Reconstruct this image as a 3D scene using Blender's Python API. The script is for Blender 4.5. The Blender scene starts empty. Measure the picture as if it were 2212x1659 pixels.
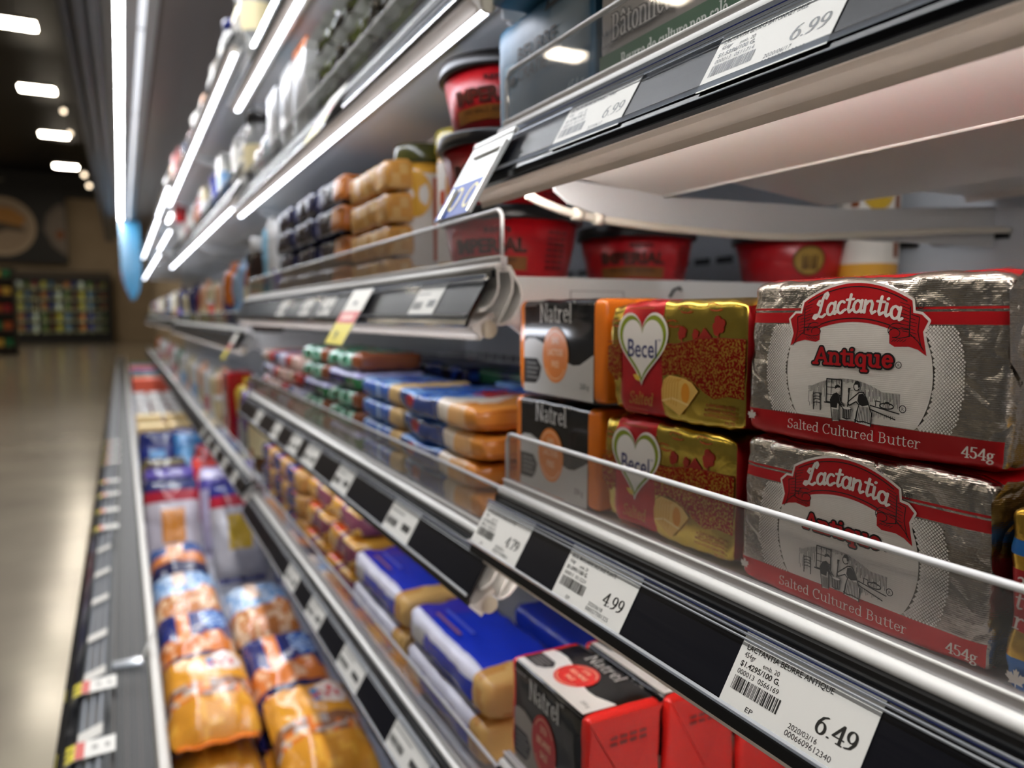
import bpy, math, random
from mathutils import Vector, Matrix, noise, Euler
from mathutils.geometry import tessellate_polygon
random.seed(7)
scene = bpy.context.scene
COL = scene.collection
HZ = 0.90                       # camera height over the floor; all z below are relative to it unless noted

# ------------------------------------------------------------------ camera, world, exposure
f_px, cx, cy, VX, VY = 1640.0, 1106.0, 829.5, 262.0, 684.0
pitch = math.atan((cy - VY) / f_px)
yaw = math.atan((cx - VX) / f_px * math.cos(pitch))
cam_d = bpy.data.cameras.new('camera')
cam = bpy.data.objects.new('camera', cam_d)
COL.objects.link(cam)
cam.location = (0, 0, HZ)
cam.rotation_euler = (math.pi / 2 - pitch, 0, -yaw)
cam_d.sensor_width = 36.0
cam_d.lens = f_px / 2212 * 36.0
cam_d.clip_start = 0.01
cam_d.clip_end = 200
cam_d.dof.use_dof = True
cam_d.dof.focus_distance = 0.30
cam_d.dof.aperture_fstop = 7.5
scene.camera = cam
w = bpy.data.worlds.new('store_air')
scene.world = w
w.use_nodes = True
w.node_tree.nodes['Background'].inputs[0].default_value = (0.56, 0.53, 0.50, 1)
w.node_tree.nodes['Background'].inputs[1].default_value = 0.12
scene.view_settings.view_transform = 'Standard'
scene.view_settings.look = 'None'
scene.view_settings.exposure = 0.40
scene.view_settings.gamma = 1.0
scene.view_settings.use_curve_mapping = False
scene.cycles.use_denoising = True
scene.cycles.max_bounces = 8
scene.cycles.transparent_max_bounces = 16
scene.cycles.sample_clamp_indirect = 6.0
LED = 10.0          # shelf lamps
NEAR = 30.0         # near bay shelf lamps
CAN = 95.0         # canopy lamps
CEI = 46.0         # ceiling lamps

# ------------------------------------------------------------------ materials
def lin(h):
    if not isinstance(h, str): return (h[0], h[1], h[2], 1)
    o = []
    for i in (0, 2, 4):
        c = int(h[i:i + 2], 16) / 255
        o.append(c / 12.92 if c <= 0.04045 else ((c + 0.055) / 1.055) ** 2.4)
    return (o[0], o[1], o[2], 1)

HEX = dict(red='b6121a', deepred='8e0f16', tubred='b3121a', scarlet='d8261e', navy='1c2560', blue='1c3fb4', royal='1a37c0', sky='7fa8d6',
           lightblue='a6c6e6', teal='3f7f97', slate='3c6a86', orange='e2761c', amber='e0a03a', yellow='e8cf3c', gold='c9a23c', cream='e6d6a8',
           tan='cf9d55', butter='e0b768', brown='5e3a1a', cocoa='33221a', black='101011', charcoal='2b2b2d', grey='8c8c8c', silver='aca7a0',
           white='e9e7e2', green='1f6b3f', mint='57a98a', olive='4b4e22', darkgreen='1d3a25', purple='5a2f7c', mauve='7d6478', pink='d98a8a',
           rust='a8501c', cardboard='8a6236', lime='7fae2a', peach='f0b890', leaf='6f8a2c')
_M = {}
def new_mat(name):
    m = bpy.data.materials.new(name); m.use_nodes = True
    return m, m.node_tree, m.node_tree.nodes['Principled BSDF']

def bump(nt, bs, kind, scale, strength, dist=0.001, coords='Object', stretch=(1, 1, 1), detail=3):
    tc = nt.nodes.new('ShaderNodeTexCoord'); mp = nt.nodes.new('ShaderNodeMapping')
    mp.inputs['Scale'].default_value = stretch
    nt.links.new(tc.outputs[coords], mp.inputs['Vector'])
    if kind == 'noise':
        t = nt.nodes.new('ShaderNodeTexNoise'); t.inputs['Scale'].default_value = scale; t.inputs['Detail'].default_value = detail
        out = t.outputs['Fac']
    elif kind == 'crease':
        t = nt.nodes.new('ShaderNodeTexNoise'); t.inputs['Scale'].default_value = scale; t.inputs['Detail'].default_value = 2; t.inputs['Distortion'].default_value = 0.6
        s1 = nt.nodes.new('ShaderNodeMath'); s1.operation = 'SUBTRACT'; s1.inputs[1].default_value = 0.5; nt.links.new(t.outputs['Fac'], s1.inputs[0])
        s2 = nt.nodes.new('ShaderNodeMath'); s2.operation = 'ABSOLUTE'; nt.links.new(s1.outputs[0], s2.inputs[0])
        mr = nt.nodes.new('ShaderNodeMapRange'); mr.inputs['From Max'].default_value = 0.035
        nt.links.new(s2.outputs[0], mr.inputs['Value'])
        out = mr.outputs[0]
    else:
        t = nt.nodes.new('ShaderNodeTexWave'); t.inputs['Scale'].default_value = scale; t.bands_direction = 'Z'
        out = t.outputs['Fac']
    nt.links.new(mp.outputs[0], t.inputs['Vector'])
    b = nt.nodes.new('ShaderNodeBump'); b.inputs['Strength'].default_value = strength; b.inputs['Distance'].default_value = dist
    nt.links.new(out, b.inputs['Height'])
    prev = bs.inputs['Normal'].links
    if prev:
        nt.links.new(prev[0].from_socket, b.inputs['Normal'])
    nt.links.new(b.outputs[0], bs.inputs['Normal'])

def M(key):
    """kind:colour -> material. kinds: film, paper, ink, foil, print, metal, enamel, plastic, emit"""
    if key in _M: return _M[key]
    kind, _, c = key.partition(':')
    col = lin(HEX.get(c, c if len(c) == 6 else 'ff00ff'))
    m, nt, b = new_mat(key.replace(':', '_'))
    I = b.inputs
    I['Base Color'].default_value = col
    if kind == 'film':
        I['Roughness'].default_value = 0.22; I['Specular IOR Level'].default_value = 0.6
        bump(nt, b, 'noise', 38, 0.35, 0.004)
    elif kind == 'paper':
        I['Roughness'].default_value = 0.5
    elif kind == 'ink':
        I['Roughness'].default_value = 0.35
    elif kind == 'gloss':
        I['Roughness'].default_value = 0.14; I['Specular IOR Level'].default_value = 0.6
    elif kind == 'foil':
        I['Metallic'].default_value = 1.0; I['Roughness'].default_value = 0.27
        bump(nt, b, 'noise', 48, 0.8, 0.005, detail=5)
        bump(nt, b, 'crease', 24, 0.5, 0.0010)
        bump(nt, b, 'wave', 420, 0.12, 0.0004)
    elif kind == 'goldfoil':
        I['Metallic'].default_value = 1.0; I['Roughness'].default_value = 0.26
        bump(nt, b, 'noise', 24, 0.55, 0.004, detail=4)
        bump(nt, b, 'crease', 14, 0.25, 0.0008)
    elif kind == 'print':
        I['Metallic'].default_value = 0.35; I['Roughness'].default_value = 0.38
        bump(nt, b, 'noise', 26, 0.35, 0.003, detail=4)
    elif kind == 'satin':
        I['Metallic'].default_value = 0.25; I['Roughness'].default_value = 0.45
        bump(nt, b, 'noise', 26, 0.4, 0.003, detail=4)
        bump(nt, b, 'wave', 420, 0.10, 0.0004)
    elif kind == 'metal':
        I['Metallic'].default_value = 0.9; I['Roughness'].default_value = 0.35
    elif kind == 'enamel':
        I['Roughness'].default_value = 0.35
        bump(nt, b, 'noise', 180, 0.03, 0.001)
    elif kind == 'lens':
        I['Roughness'].default_value = 0.4
        out = nt.nodes['Material Output']; tl = nt.nodes.new('ShaderNodeBsdfTranslucent'); tl.inputs[0].default_value = col
        mx = nt.nodes.new('ShaderNodeMixShader'); mx.inputs[0].default_value = 0.12
        nt.links.new(b.outputs[0], mx.inputs[1]); nt.links.new(tl.outputs[0], mx.inputs[2]); nt.links.new(mx.outputs[0], out.inputs[0])
    elif kind == 'plastic':
        I['Roughness'].default_value = 0.3
    _M[key] = m
    return m

def emit_mat(name, col, st):
    m, nt, b = new_mat(name)
    b.inputs['Base Color'].default_value = (0.8, 0.8, 0.8, 1)
    b.inputs['Emission Color'].default_value = lin(col)
    b.inputs['Emission Strength'].default_value = st
    _M[name] = m
    return m
emit_mat('lamp_shelf', 'eef3ff', LED)
emit_mat('lamp_near', 'fff6f0', NEAR)
emit_mat('lamp_canopy', 'fbfdff', CAN)
emit_mat('lamp_ceiling', 'fff0d8', CEI)
emit_mat('lamp_freezer', 'f2f6e8', 7)
emit_mat('lamp_dim', 'eef4ff', 0.75)
emit_mat('lamp_spot', 'ffe6c4', 3)

def clear_mat(name, tint, milk, gloss_rough=0.03, f0=0.04, f1=0.96):
    """thin clear plastic: mostly see-through, Fresnel reflection, a little milky scatter"""
    m, nt, b = new_mat(name)
    nt.nodes.remove(b)
    out = nt.nodes['Material Output']
    tr = nt.nodes.new('ShaderNodeBsdfTransparent'); tr.inputs[0].default_value = lin(tint)
    gl = nt.nodes.new('ShaderNodeBsdfGlossy'); gl.inputs['Roughness'].default_value = gloss_rough
    df = nt.nodes.new('ShaderNodeBsdfDiffuse'); df.inputs[0].default_value = (0.8, 0.8, 0.8, 1)
    ge = nt.nodes.new('ShaderNodeNewGeometry'); dp = nt.nodes.new('ShaderNodeVectorMath'); dp.operation = 'DOT_PRODUCT'
    nt.links.new(ge.outputs['Incoming'], dp.inputs[0]); nt.links.new(ge.outputs['Normal'], dp.inputs[1])
    prev = dp.outputs['Value']
    for op, val in (('ABSOLUTE', None), ('SUBTRACT', 1.0), ('POWER', 5.0), ('MULTIPLY_ADD', None)):
        k = nt.nodes.new('ShaderNodeMath'); k.operation = op; k.use_clamp = op == 'SUBTRACT'
        if op == 'SUBTRACT': k.inputs[0].default_value = 1.0; nt.links.new(prev, k.inputs[1])
        else:
            nt.links.new(prev, k.inputs[0])
            if op == 'POWER': k.inputs[1].default_value = 5.0
            if op == 'MULTIPLY_ADD': k.inputs[1].default_value = f1; k.inputs[2].default_value = f0
        prev = k.outputs[0]
    m1 = nt.nodes.new('ShaderNodeMixShader'); m1.inputs[0].default_value = milk
    m2 = nt.nodes.new('ShaderNodeMixShader')
    nt.links.new(tr.outputs[0], m1.inputs[1]); nt.links.new(df.outputs[0], m1.inputs[2])
    nt.links.new(prev, m2.inputs[0]); nt.links.new(m1.outputs[0], m2.inputs[1]); nt.links.new(gl.outputs[0], m2.inputs[2])
    nt.links.new(m2.outputs[0], out.inputs[0])
    _M[name] = m
clear_mat('acrylic', 'f8f8f8', 0.045)
clear_mat('acrylic_edge', 'f8f8f4', 0.9, 0.2)
clear_mat('rail_cover', 'f8f8f8', 0.0, 0.07, 0.02, 0.25)
clear_mat('rail_ridge', 'c4ccd6', 0.38, 0.12)
clear_mat('door_glass', 'd8dcd8', 0.02)

def custom(name, fn):
    m, nt, b = new_mat(name); fn(nt, b); _M[name] = m
def _floor(nt, b):
    b.inputs['Roughness'].default_value = 0.17; b.inputs['Specular IOR Level'].default_value = 0.6
    tc = nt.nodes.new('ShaderNodeTexCoord'); n = nt.nodes.new('ShaderNodeTexNoise'); n.inputs['Scale'].default_value = 2.2; n.inputs['Detail'].default_value = 6
    r = nt.nodes.new('ShaderNodeValToRGB')
    r.color_ramp.elements[0].position = 0.3; r.color_ramp.elements[0].color = lin('8a8072'); r.color_ramp.elements[1].position = 0.7; r.color_ramp.elements[1].color = lin('a09684')
    nt.links.new(tc.outputs['Object'], n.inputs['Vector']); nt.links.new(n.outputs['Fac'], r.inputs[0]); nt.links.new(r.outputs[0], b.inputs['Base Color'])
    n2 = nt.nodes.new('ShaderNodeTexNoise'); n2.inputs['Scale'].default_value = 9
    bp = nt.nodes.new('ShaderNodeBump'); bp.inputs['Strength'].default_value = 0.02; bp.inputs['Distance'].default_value = 0.01
    nt.links.new(tc.outputs['Object'], n2.inputs['Vector']); nt.links.new(n2.outputs['Fac'], bp.inputs['Height']); nt.links.new(bp.outputs[0], b.inputs['Normal'])
custom('floor_polished', _floor)
def _wall(nt, b):
    b.inputs['Roughness'].default_value = 0.8
    tc = nt.nodes.new('ShaderNodeTexCoord'); n = nt.nodes.new('ShaderNodeTexNoise'); n.inputs['Scale'].default_value = 1.5
    r = nt.nodes.new('ShaderNodeValToRGB'); r.color_ramp.elements[0].color = lin('a8967c'); r.color_ramp.elements[1].color = lin('bcaa90')
    nt.links.new(tc.outputs['Object'], n.inputs['Vector']); nt.links.new(n.outputs['Fac'], r.inputs[0]); nt.links.new(r.outputs[0], b.inputs['Base Color'])
custom('wall_paint', _wall)
def _stone(nt, b):      # dark insert strip with brushed streaks along the rail
    b.inputs['Base Color'].default_value = lin('0d0e16'); b.inputs['Roughness'].default_value = 0.3; b.inputs['Specular IOR Level'].default_value = 0.1
    bump(nt, b, 'noise', 14, 0.07, 0.001, stretch=(22, 1, 22))
custom('strip_black', _stone)
def _field(nt, b):      # red flower field printed on gold foil
    b.inputs['Metallic'].default_value = 0.85; b.inputs['Roughness'].default_value = 0.32
    tc = nt.nodes.new('ShaderNodeTexCoord'); v = nt.nodes.new('ShaderNodeTexNoise'); v.inputs['Scale'].default_value = 1000; v.inputs['Detail'].default_value = 3
    r = nt.nodes.new('ShaderNodeValToRGB'); r.color_ramp.elements[0].position = 0.50; r.color_ramp.elements[0].color = lin('a01812'); r.color_ramp.elements[1].position = 0.58; r.color_ramp.elements[1].color = lin('c89c3c')
    nt.links.new(tc.outputs['Object'], v.inputs['Vector']); nt.links.new(v.outputs['Fac'], r.inputs[0]); nt.links.new(r.outputs[0], b.inputs['Base Color'])
    bump(nt, b, 'noise', 24, 0.5, 0.004, detail=4)
custom('flower_field', _field)

# ------------------------------------------------------------------ mesh helpers
class MB:
    def __init__(s): s.v = []; s.f = []; s.m = []; s.mats = []; s.sm = []
    def mi(s, name):
        if name not in s.mats: s.mats.append(name)
        return s.mats.index(name)
    def face(s, pts, mat, smooth=False):
        n = len(s.v); s.v.extend([tuple(p) for p in pts]); s.f.append(tuple(range(n, n + len(pts)))); s.m.append(s.mi(mat)); s.sm.append(smooth)
    def box(s, x0, x1, y0, y1, z0, z1, mat):
        n = len(s.v); s.v += [(x0, y0, z0), (x1, y0, z0), (x1, y1, z0), (x0, y1, z0), (x0, y0, z1), (x1, y0, z1), (x1, y1, z1), (x0, y1, z1)]
        for q in ((3, 2, 1, 0), (4, 5, 6, 7), (0, 1, 5, 4), (1, 2, 6, 5), (2, 3, 7, 6), (3, 0, 4, 7)):
            s.f.append(tuple(n + i for i in q)); s.m.append(s.mi(mat)); s.sm.append(False)
        return s
    def poly2(s, loops, fn, mat):
        """fill a 2-D polygon (list of loops) and map each point with fn(u, v)"""
        L = [[Vector((p[0], p[1], 0)) for p in l] for l in loops]
        flat = [p for l in L for p in l]
        try: tri = tessellate_polygon(L)
        except Exception: return
        n = len(s.v); s.v += [tuple(fn(p.x, p.y)) for p in flat]
        k = s.mi(mat)
        for t in tri:
            a, b, c = (flat[i] for i in t)
            cr = (b - a).cross(c - a).z
            if abs(cr) < 1e-14: continue
            s.f.append(tuple(n + i for i in (t if cr > 0 else t[::-1]))); s.m.append(k); s.sm.append(False)
    def prism(s, prof, y0, y1, mat, smooth=False, endmat=None):
        """closed XZ profile (counter-clockwise seen from -y) extruded along y"""
        n = len(prof); a = len(s.v)
        ar = sum(prof[i][0] * prof[(i + 1) % n][1] - prof[(i + 1) % n][0] * prof[i][1] for i in range(n))
        if ar < 0: prof = prof[::-1]
        s.v += [(x, y0, z) for x, z in prof] + [(x, y1, z) for x, z in prof]
        k = s.mi(mat)
        for i in range(n):
            j = (i + 1) % n
            s.f.append((a + i, a + j, a + n + j, a + n + i)); s.m.append(k); s.sm.append(smooth)
        em = endmat or mat
        s.poly2([prof], lambda u, v: (u, y0, v), em)
        q = len(s.f); s.poly2([prof], lambda u, v: (u, y1, v), em)
        for i in range(q, len(s.f)): s.f[i] = s.f[i][::-1]
        return s
    def tube(s, path, r, mat, n=10, cap=True):
        P = [Vector(p) for p in path]; a = len(s.v); k = s.mi(mat)
        for i, p in enumerate(P):
            d = (P[min(i + 1, len(P) - 1)] - P[max(i - 1, 0)]).normalized()
            up = Vector((0, 0, 1)) if abs(d.z) < 0.9 else Vector((1, 0, 0))
            e1 = d.cross(up).normalized(); e2 = e1.cross(d)
            rr = r[i] if isinstance(r, (list, tuple)) else r
            for q in range(n):
                t = 2 * math.pi * q / n
                s.v.append(tuple(p + e1 * math.cos(t) * rr + e2 * math.sin(t) * rr))
        for i in range(len(P) - 1):
            for q in range(n):
                q2 = (q + 1) % n
                s.f.append((a + i * n + q, a + i * n + q2, a + (i + 1) * n + q2, a + (i + 1) * n + q)); s.m.append(k); s.sm.append(True)
        if cap:
            s.f.append(tuple(a + q for q in range(n))[::-1]); s.m.append(k); s.sm.append(False)
            s.f.append(tuple(a + (len(P) - 1) * n + q for q in range(n))); s.m.append(k); s.sm.append(False)
        return s
    def lathe(s, prof, mat, c=(0, 0, 0), n=32, fn=None, mats=None):
        a = len(s.v); 
        for i, (r, z) in enumerate(prof):
            for q in range(n):
                t = 2 * math.pi * q / n
                s.v.append((c[0] + r * math.cos(t), c[1] + r * math.sin(t), c[2] + z))
        for i in range(len(prof) - 1):
            k = s.mi(mats[i] if mats else mat)
            for q in range(n):
                q2 = (q + 1) % n
                s.f.append((a + i * n + q, a + i * n + q2, a + (i + 1) * n + q2, a + (i + 1) * n + q)); s.m.append(k); s.sm.append(True)
        return s
    def build(s, name, parent=None, loc=None, rot=None):
        me = bpy.data.meshes.new(name)
        me.from_pydata(s.v, [], s.f)
        for n in s.mats: me.materials.append(M(n))
        me.polygons.foreach_set('material_index', s.m)
        me.polygons.foreach_set('use_smooth', s.sm)
        me.update()
        o = bpy.data.objects.new(name, me); COL.objects.link(o)
        if parent: o.parent = parent
        if loc: o.location = loc
        if rot: o.rotation_euler = rot
        return o

def thing(name, label, cat, loc=(0, 0, 0), rot=(0, 0, 0), group=None):
    o = bpy.data.objects.new(name, None); COL.objects.link(o)
    o.empty_display_size = 0.02
    o.location = (loc[0], loc[1], loc[2] + HZ); o.rotation_euler = rot
    o['label'] = label; o['category'] = cat
    if group: o['group'] = group
    return o
def tag(o, label, cat, group=None):
    o['label'] = label; o['category'] = cat
    if group: o['group'] = group
    return o
def struct(o):
    o['kind'] = 'structure'; return o
KIDS = {}
def kids(o):
    return [c for c in o.children]
def dup(root, label, loc, rot=None, group=None, name=None):
    r = root.copy(); COL.objects.link(r)
    r.location = (loc[0], loc[1], loc[2] + HZ)
    if rot is not None: r.rotation_euler = rot
    r['label'] = label
    if group: r['group'] = group
    for ch in kids(root):
        c = ch.copy(); COL.objects.link(c); c.parent = r
        for g in kids(ch):
            d = g.copy(); COL.objects.link(d); d.parent = c
    return r

# --- rounded brick with painted grid
def axis(h, r, extra, step):
    base = [-h, -h + r * .35, -h + r * .7, -h + r]
    a = base + [-x for x in base[::-1]]
    n = max(1, int((2 * h - 2 * r) / step))
    a += [-h + r + (2 * h - 2 * r) * i / n for i in range(1, n)]
    for e in extra:
        a = [x for x in a if abs(x - e) > 0.0005] + [e]
    return sorted(a)
def brick_mesh(sx, sy, sz, r, paint, amp=0.0, step=0.006, by=(), bz=(), bx=(), seed=0, flat=0.12, freq=60):
    """box with rounded edges, origin at the middle of its base; paint(face, x, y, z) -> material key"""
    H = (sx / 2, sy / 2, sz / 2)
    A = [axis(H[0], r, bx, step), axis(H[1], r, by, step), axis(H[2], r, bz, step)]
    mb = MB(); idx = {}
    so = Vector((seed * 3.17, seed * 1.73, seed * 2.31))
    def vert(p):
        k = tuple(round(c, 6) for c in p)
        if k in idx: return idx[k]
        q = Vector([max(-H[i] + r, min(H[i] - r, p[i])) for i in range(3)])
        d = Vector(p) - q
        n = d.normalized() if d.length > 1e-9 else Vector((0, 0, 1))
        P = q + n * r
        if amp:
            ne = sum(1 for i in range(3) if abs(p[i]) > H[i] - r * 1.01 - 0.004)
            wgt = flat if ne <= 1 else (0.8 if ne == 2 else 1.4)
            wv = noise.noise(P * freq + so) + 0.5 * noise.noise(P * freq * 2.3 + so)
            P = P + n * amp * wgt * (wv - 0.45)
        idx[k] = len(mb.v); mb.v.append((P.x, P.y, max(0.0, P.z + H[2])))
        return idx[k]
    for ax in range(3):
        u, v = [(1, 2), (2, 0), (0, 1)][ax]
        for sgn in (-1, 1):
            fn = ('-' if sgn < 0 else '+') + 'xyz'[ax]
            for i in range(len(A[u]) - 1):
                for j in range(len(A[v]) - 1):
                    quad = []
                    for du, dv in ((0, 0), (1, 0), (1, 1), (0, 1)):
                        p = [0, 0, 0]; p[ax] = sgn * H[ax]; p[u] = A[u][i + du]; p[v] = A[v][j + dv]; quad.append(vert(p))
                    if sgn < 0: quad = quad[::-1]
                    c = [0, 0, 0]; c[ax] = sgn * H[ax]; c[u] = (A[u][i] + A[u][i + 1]) / 2; c[v] = (A[v][j] + A[v][j + 1]) / 2
                    mb.f.append(tuple(quad)); mb.m.append(mb.mi(paint(fn, c[0], c[1], c[2] + H[2]))); mb.sm.append(True)
    return mb

# --- pillow bag, lying flat, long side along y, origin under its middle
def pillow_mesh(W, L, T, paint, seed=0, nu=18, nv=24, crump=1.0):
    mb = MB(); so = Vector((seed * 5.1, seed * 2.7, seed))
    def h(u, v):
        e = max(0.0, (1 - abs(u) ** 3)) * max(0.0, (1 - abs(v) ** 4))
        return e ** 0.5
    for side in (1, -1):
        base = len(mb.v)
        for j in range(nv + 1):
            for i in range(nu + 1):
                u = -1 + 2 * i / nu; v = -1 + 2 * j / nv
                u = math.copysign(abs(u) ** 0.8, u)
                nz = noise.noise(Vector((u * 2.2, v * 2.6, 0)) + so) + .6 * noise.noise(Vector((u * 5, v * 6, 3)) + so)
                hh = h(u, v)
                z = T * (0.4 + (0.6 if side > 0 else -0.4) * hh) + (nz * T * 0.12 * crump * min(1, hh * 2) if side > 0 else 0)
                x = u * W / 2 * (1 - 0.05 * abs(v) ** 6) ; y = v * L / 2
                mb.v.append((x, y, max(0.0, z)))
        for j in range(nv):
            for i in range(nu):
                a = base + j * (nu + 1) + i
                q = (a, a + 1, a + nu + 2, a + nu + 1)
                uc = -1 + 2 * (i + .5) / nu; vc = -1 + 2 * (j + .5) / nv
                mb.f.append(q if side > 0 else q[::-1]); mb.m.append(mb.mi(paint(uc, vc, side))); mb.sm.append(True)
    return mb
def seal_mesh(W, y, T, out, mat, n=26):
    """crimped end seal of a film bag"""
    mb = MB(); k = mb.mi(mat)
    for i in range(n + 1):
        x = -W / 2 * .97 + W * .97 * i / n
        z = T * .4 + (0.0007 if i % 2 else -0.0007) + 0.002 * math.sin(i * .7)
        mb.v += [(x, y, z), (x, y + out, z + 0.003), (x, y, z - .0008), (x, y + out, z + .0022)]
    for i in range(n):
        a = i * 4
        q = (a, a + 4, a + 5, a + 1); w2 = (a + 2, a + 3, a + 7, a + 6)
        if out < 0: q = q[::-1]; w2 = w2[::-1]
        mb.f += [q, w2]; mb.m += [k, k]; mb.sm += [True, True]
    return mb
# ------------------------------------------------------------------ lettering and printed art (2-D, then mapped on a face)
_T = {}
def font_tris(s, bold=0.0):
    """plain sans text as 2-D triangles, cap height about 0.73, starting at x = 0"""
    k = (s, bold)
    if k not in _T:
        cu = bpy.data.curves.new('text', 'FONT'); cu.body = s; cu.size = 1.0; cu.offset = bold; cu.resolution_u = 3
        ob = bpy.data.objects.new('text', cu)
        me = ob.to_mesh()
        vs = [(v.co.x, v.co.y) for v in me.vertices]
        me.calc_loop_triangles()
        tr = [tuple(vs[i] for i in t.vertices) for t in me.loop_triangles]
        xs = [v[0] for v in vs] or [0]
        ob.to_mesh_clear(); bpy.data.objects.remove(ob); bpy.data.curves.remove(cu)
        _T[k] = (tr, max(xs))
    return _T[k]

def arc(cx, cy, rx, ry, a0, a1, n=9):
    return [(cx + rx * math.cos(math.radians(a0 + (a1 - a0) * i / (n - 1))), cy + ry * math.sin(math.radians(a0 + (a1 - a0) * i / (n - 1)))) for i in range(n)]
def se(x, y, w=.17): return [(x - w / 2, y), (x + w / 2, y)]
XH = .48
# roman skeleton letters: (advance, strokes)
G = {
 'a': (.46, [arc(.20, .33, .13, .15, 150, 0) + [(.33, .06), (.37, .01), (.42, .03)], [(.33, .27)] + arc(.19, .13, .12, .13, 80, 280)[1:] + [(.33, .09)]]),
 'b': (.54, [[(.02, .72), (.11, .72), (.11, .02)], [(.11, .34)] + arc(.27, .24, .17, .24, 130, -130, 12) + [(.11, .08)]]),
 'c': (.44, [arc(.25, .24, .17, .24, 45, 315, 12)]),
 'd': (.54, [[(.32, .72), (.41, .72), (.41, 0), (.49, 0)], [(.41, .34)] + arc(.25, .24, .17, .24, 50, 310, 12) + [(.41, .1)]]),
 'e': (.46, [[(.09, .27), (.40, .27)] + arc(.25, .25, .16, .23, 8, 325, 13)]),
 'g': (.48, [arc(.22, .32, .13, .15, 0, 360, 14), [(.33, .43), (.44, .46)], [(.13, .19), (.10, .10), (.30, .06), (.40, -.04), (.34, -.16), (.18, -.20), (.06, -.13), (.10, -.02), (.20, .03)]]),
 'i': (.26, [[(.03, XH), (.13, XH), (.13, 0)], se(.13, 0), [(.125, .66), (.135, .68)]]),
 'l': (.26, [[(.03, .72), (.13, .72), (.13, 0)], se(.13, 0)]),
 'n': (.56, [[(.02, XH), (.11, XH), (.11, 0)], se(.11, 0), [(.11, .32)] + arc(.27, .31, .15, .17, 150, 0) + [(.42, 0)], se(.42, 0)]),
 'o': (.50, [arc(.25, .24, .17, .24, 0, 360, 18)]),
 'q': (.54, [[(.41, .44), (.41, -.21)], se(.41, -.21), [(.41, .34)] + arc(.25, .24, .17, .24, 50, 310, 12) + [(.41, .1)]]),
 'r': (.40, [[(.02, XH), (.11, XH), (.11, 0)], se(.11, 0), [(.11, .28), (.18, .42), (.28, .47), (.34, .42)]]),
 's': (.40, [arc(.20, .35, .12, .12, 30, 250) + arc(.20, .12, .13, .12, 80, -150)]),
 't': (.34, [[(.14, .62), (.14, .10), (.20, .01), (.30, .05)], [(.03, XH), (.29, XH)]]),
 'u': (.56, [[(.02, XH), (.11, XH), (.11, .17)] + arc(.26, .17, .15, .16, 180, 340) + [(.41, .12)], [(.34, XH), (.42, XH), (.42, 0), (.50, 0)]]),
 'A': (.66, [[(.06, 0), (.31, .70)], [(.31, .70), (.33, .70), (.58, 0)], [(.16, .24), (.48, .24)], se(.06, 0, .18), se(.58, 0, .2)]),
 'B': (.60, [[(.04, .70), (.13, .70), (.13, 0), (.04, 0)], [(.13, .70), (.28, .70)] + arc(.28, .53, .15, .17, 90, -90) + [(.13, .37)], [(.28, .37)] + arc(.29, .185, .19, .185, 90, -90) + [(.13, 0)]]),
 'C': (.64, [arc(.35, .35, .27, .36, 48, 312, 16), [(.54, .70), (.53, .50)]]),
 'L': (.54, [[(.14, .70), (.14, 0), (.46, 0), (.48, .17)], se(.14, .70), se(.12, 0)]),
 'N': (.72, [[(.04, .70), (.14, .70), (.58, 0)], [(.13, .70), (.13, 0)], [(.58, .70), (.58, 0)], se(.13, 0), se(.58, .70)]),
 'S': (.52, [arc(.26, .53, .16, .17, 35, 250, 10) + arc(.25, .18, .18, .18, 75, -150, 10), [(.40, .70), (.40, .56)], [(.08, .16), (.08, 0)]]),
 '4': (.50, [[(.36, 0), (.36, .68), (.05, .20), (.47, .20)], se(.36, 0)]),
 '5': (.48, [[(.40, .68), (.13, .68), (.11, .40)] + arc(.22, .22, .18, .21, 110, -150, 12)]),
 '6': (.50, [[(.40, .66), (.24, .60), (.11, .40)] + arc(.25, .21, .17, .21, 170, -190, 18)]),
 '7': (.46, [[(.06, .55), (.07, .68), (.42, .68), (.20, 0)]]),
 '9': (.50, [[(.10, .02), (.27, .08), (.40, .28)] + arc(.25, .47, .16, .20, -10, 350, 18)]),
 '.': (.22, [[(.10, .03), (.11, .04)]]),
 ' ': (.26, []),
}
G['é'] = (G['e'][0], G['e'][1] + [[(.20, .58), (.33, .72)]])
G['â'] = (G['a'][0], G['a'][1] + [[(.08, .56), (.2, .70), (.32, .56)]])
# flowing script letters
SC = {
 'L': (.58, [[(.50, .64), (.55, .76), (.50, .84), (.41, .80), (.35, .66), (.32, .46), (.29, .24), (.22, .08), (.11, .02), (.03, .07), (.07, .15), (.18, .14), (.32, .04), (.44, .0), (.55, .07)], [(.33, .60), (.20, .62), (.14, .52), (.22, .46)]]),
 'a': (.44, [arc(.20, .22, .15, .21, 40, 330, 11), [(.36, .44), (.35, .10), (.40, .02), (.48, .10)]]),
 'c': (.38, [arc(.21, .22, .15, .21, 50, 320, 11) + [(.40, .12)]]),
 't': (.30, [[(.17, .64), (.14, .12), (.20, .02), (.32, .12)], [(.03, .46), (.30, .48)]]),
 'n': (.50, [[(.06, .44), (.08, .02)], [(.08, .28), (.18, .42), (.29, .44), (.35, .34), (.34, .10), (.40, .02), (.50, .10)]]),
 'i': (.25, [[(.10, .44), (.10, .10), (.16, .02), (.26, .12)], [(.11, .60), (.125, .62)]]),
}
def hull(P):
    P = sorted(set(P))
    def half(pp):
        h = []
        for p in pp:
            while len(h) >= 2 and (h[-1][0] - h[-2][0]) * (p[1] - h[-2][1]) - (h[-1][1] - h[-2][1]) * (p[0] - h[-2][0]) <= 0: h.pop()
            h.append(p)
        return h
    a = half(P); b = half(P[::-1])
    return a[:-1] + b[:-1]
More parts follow.
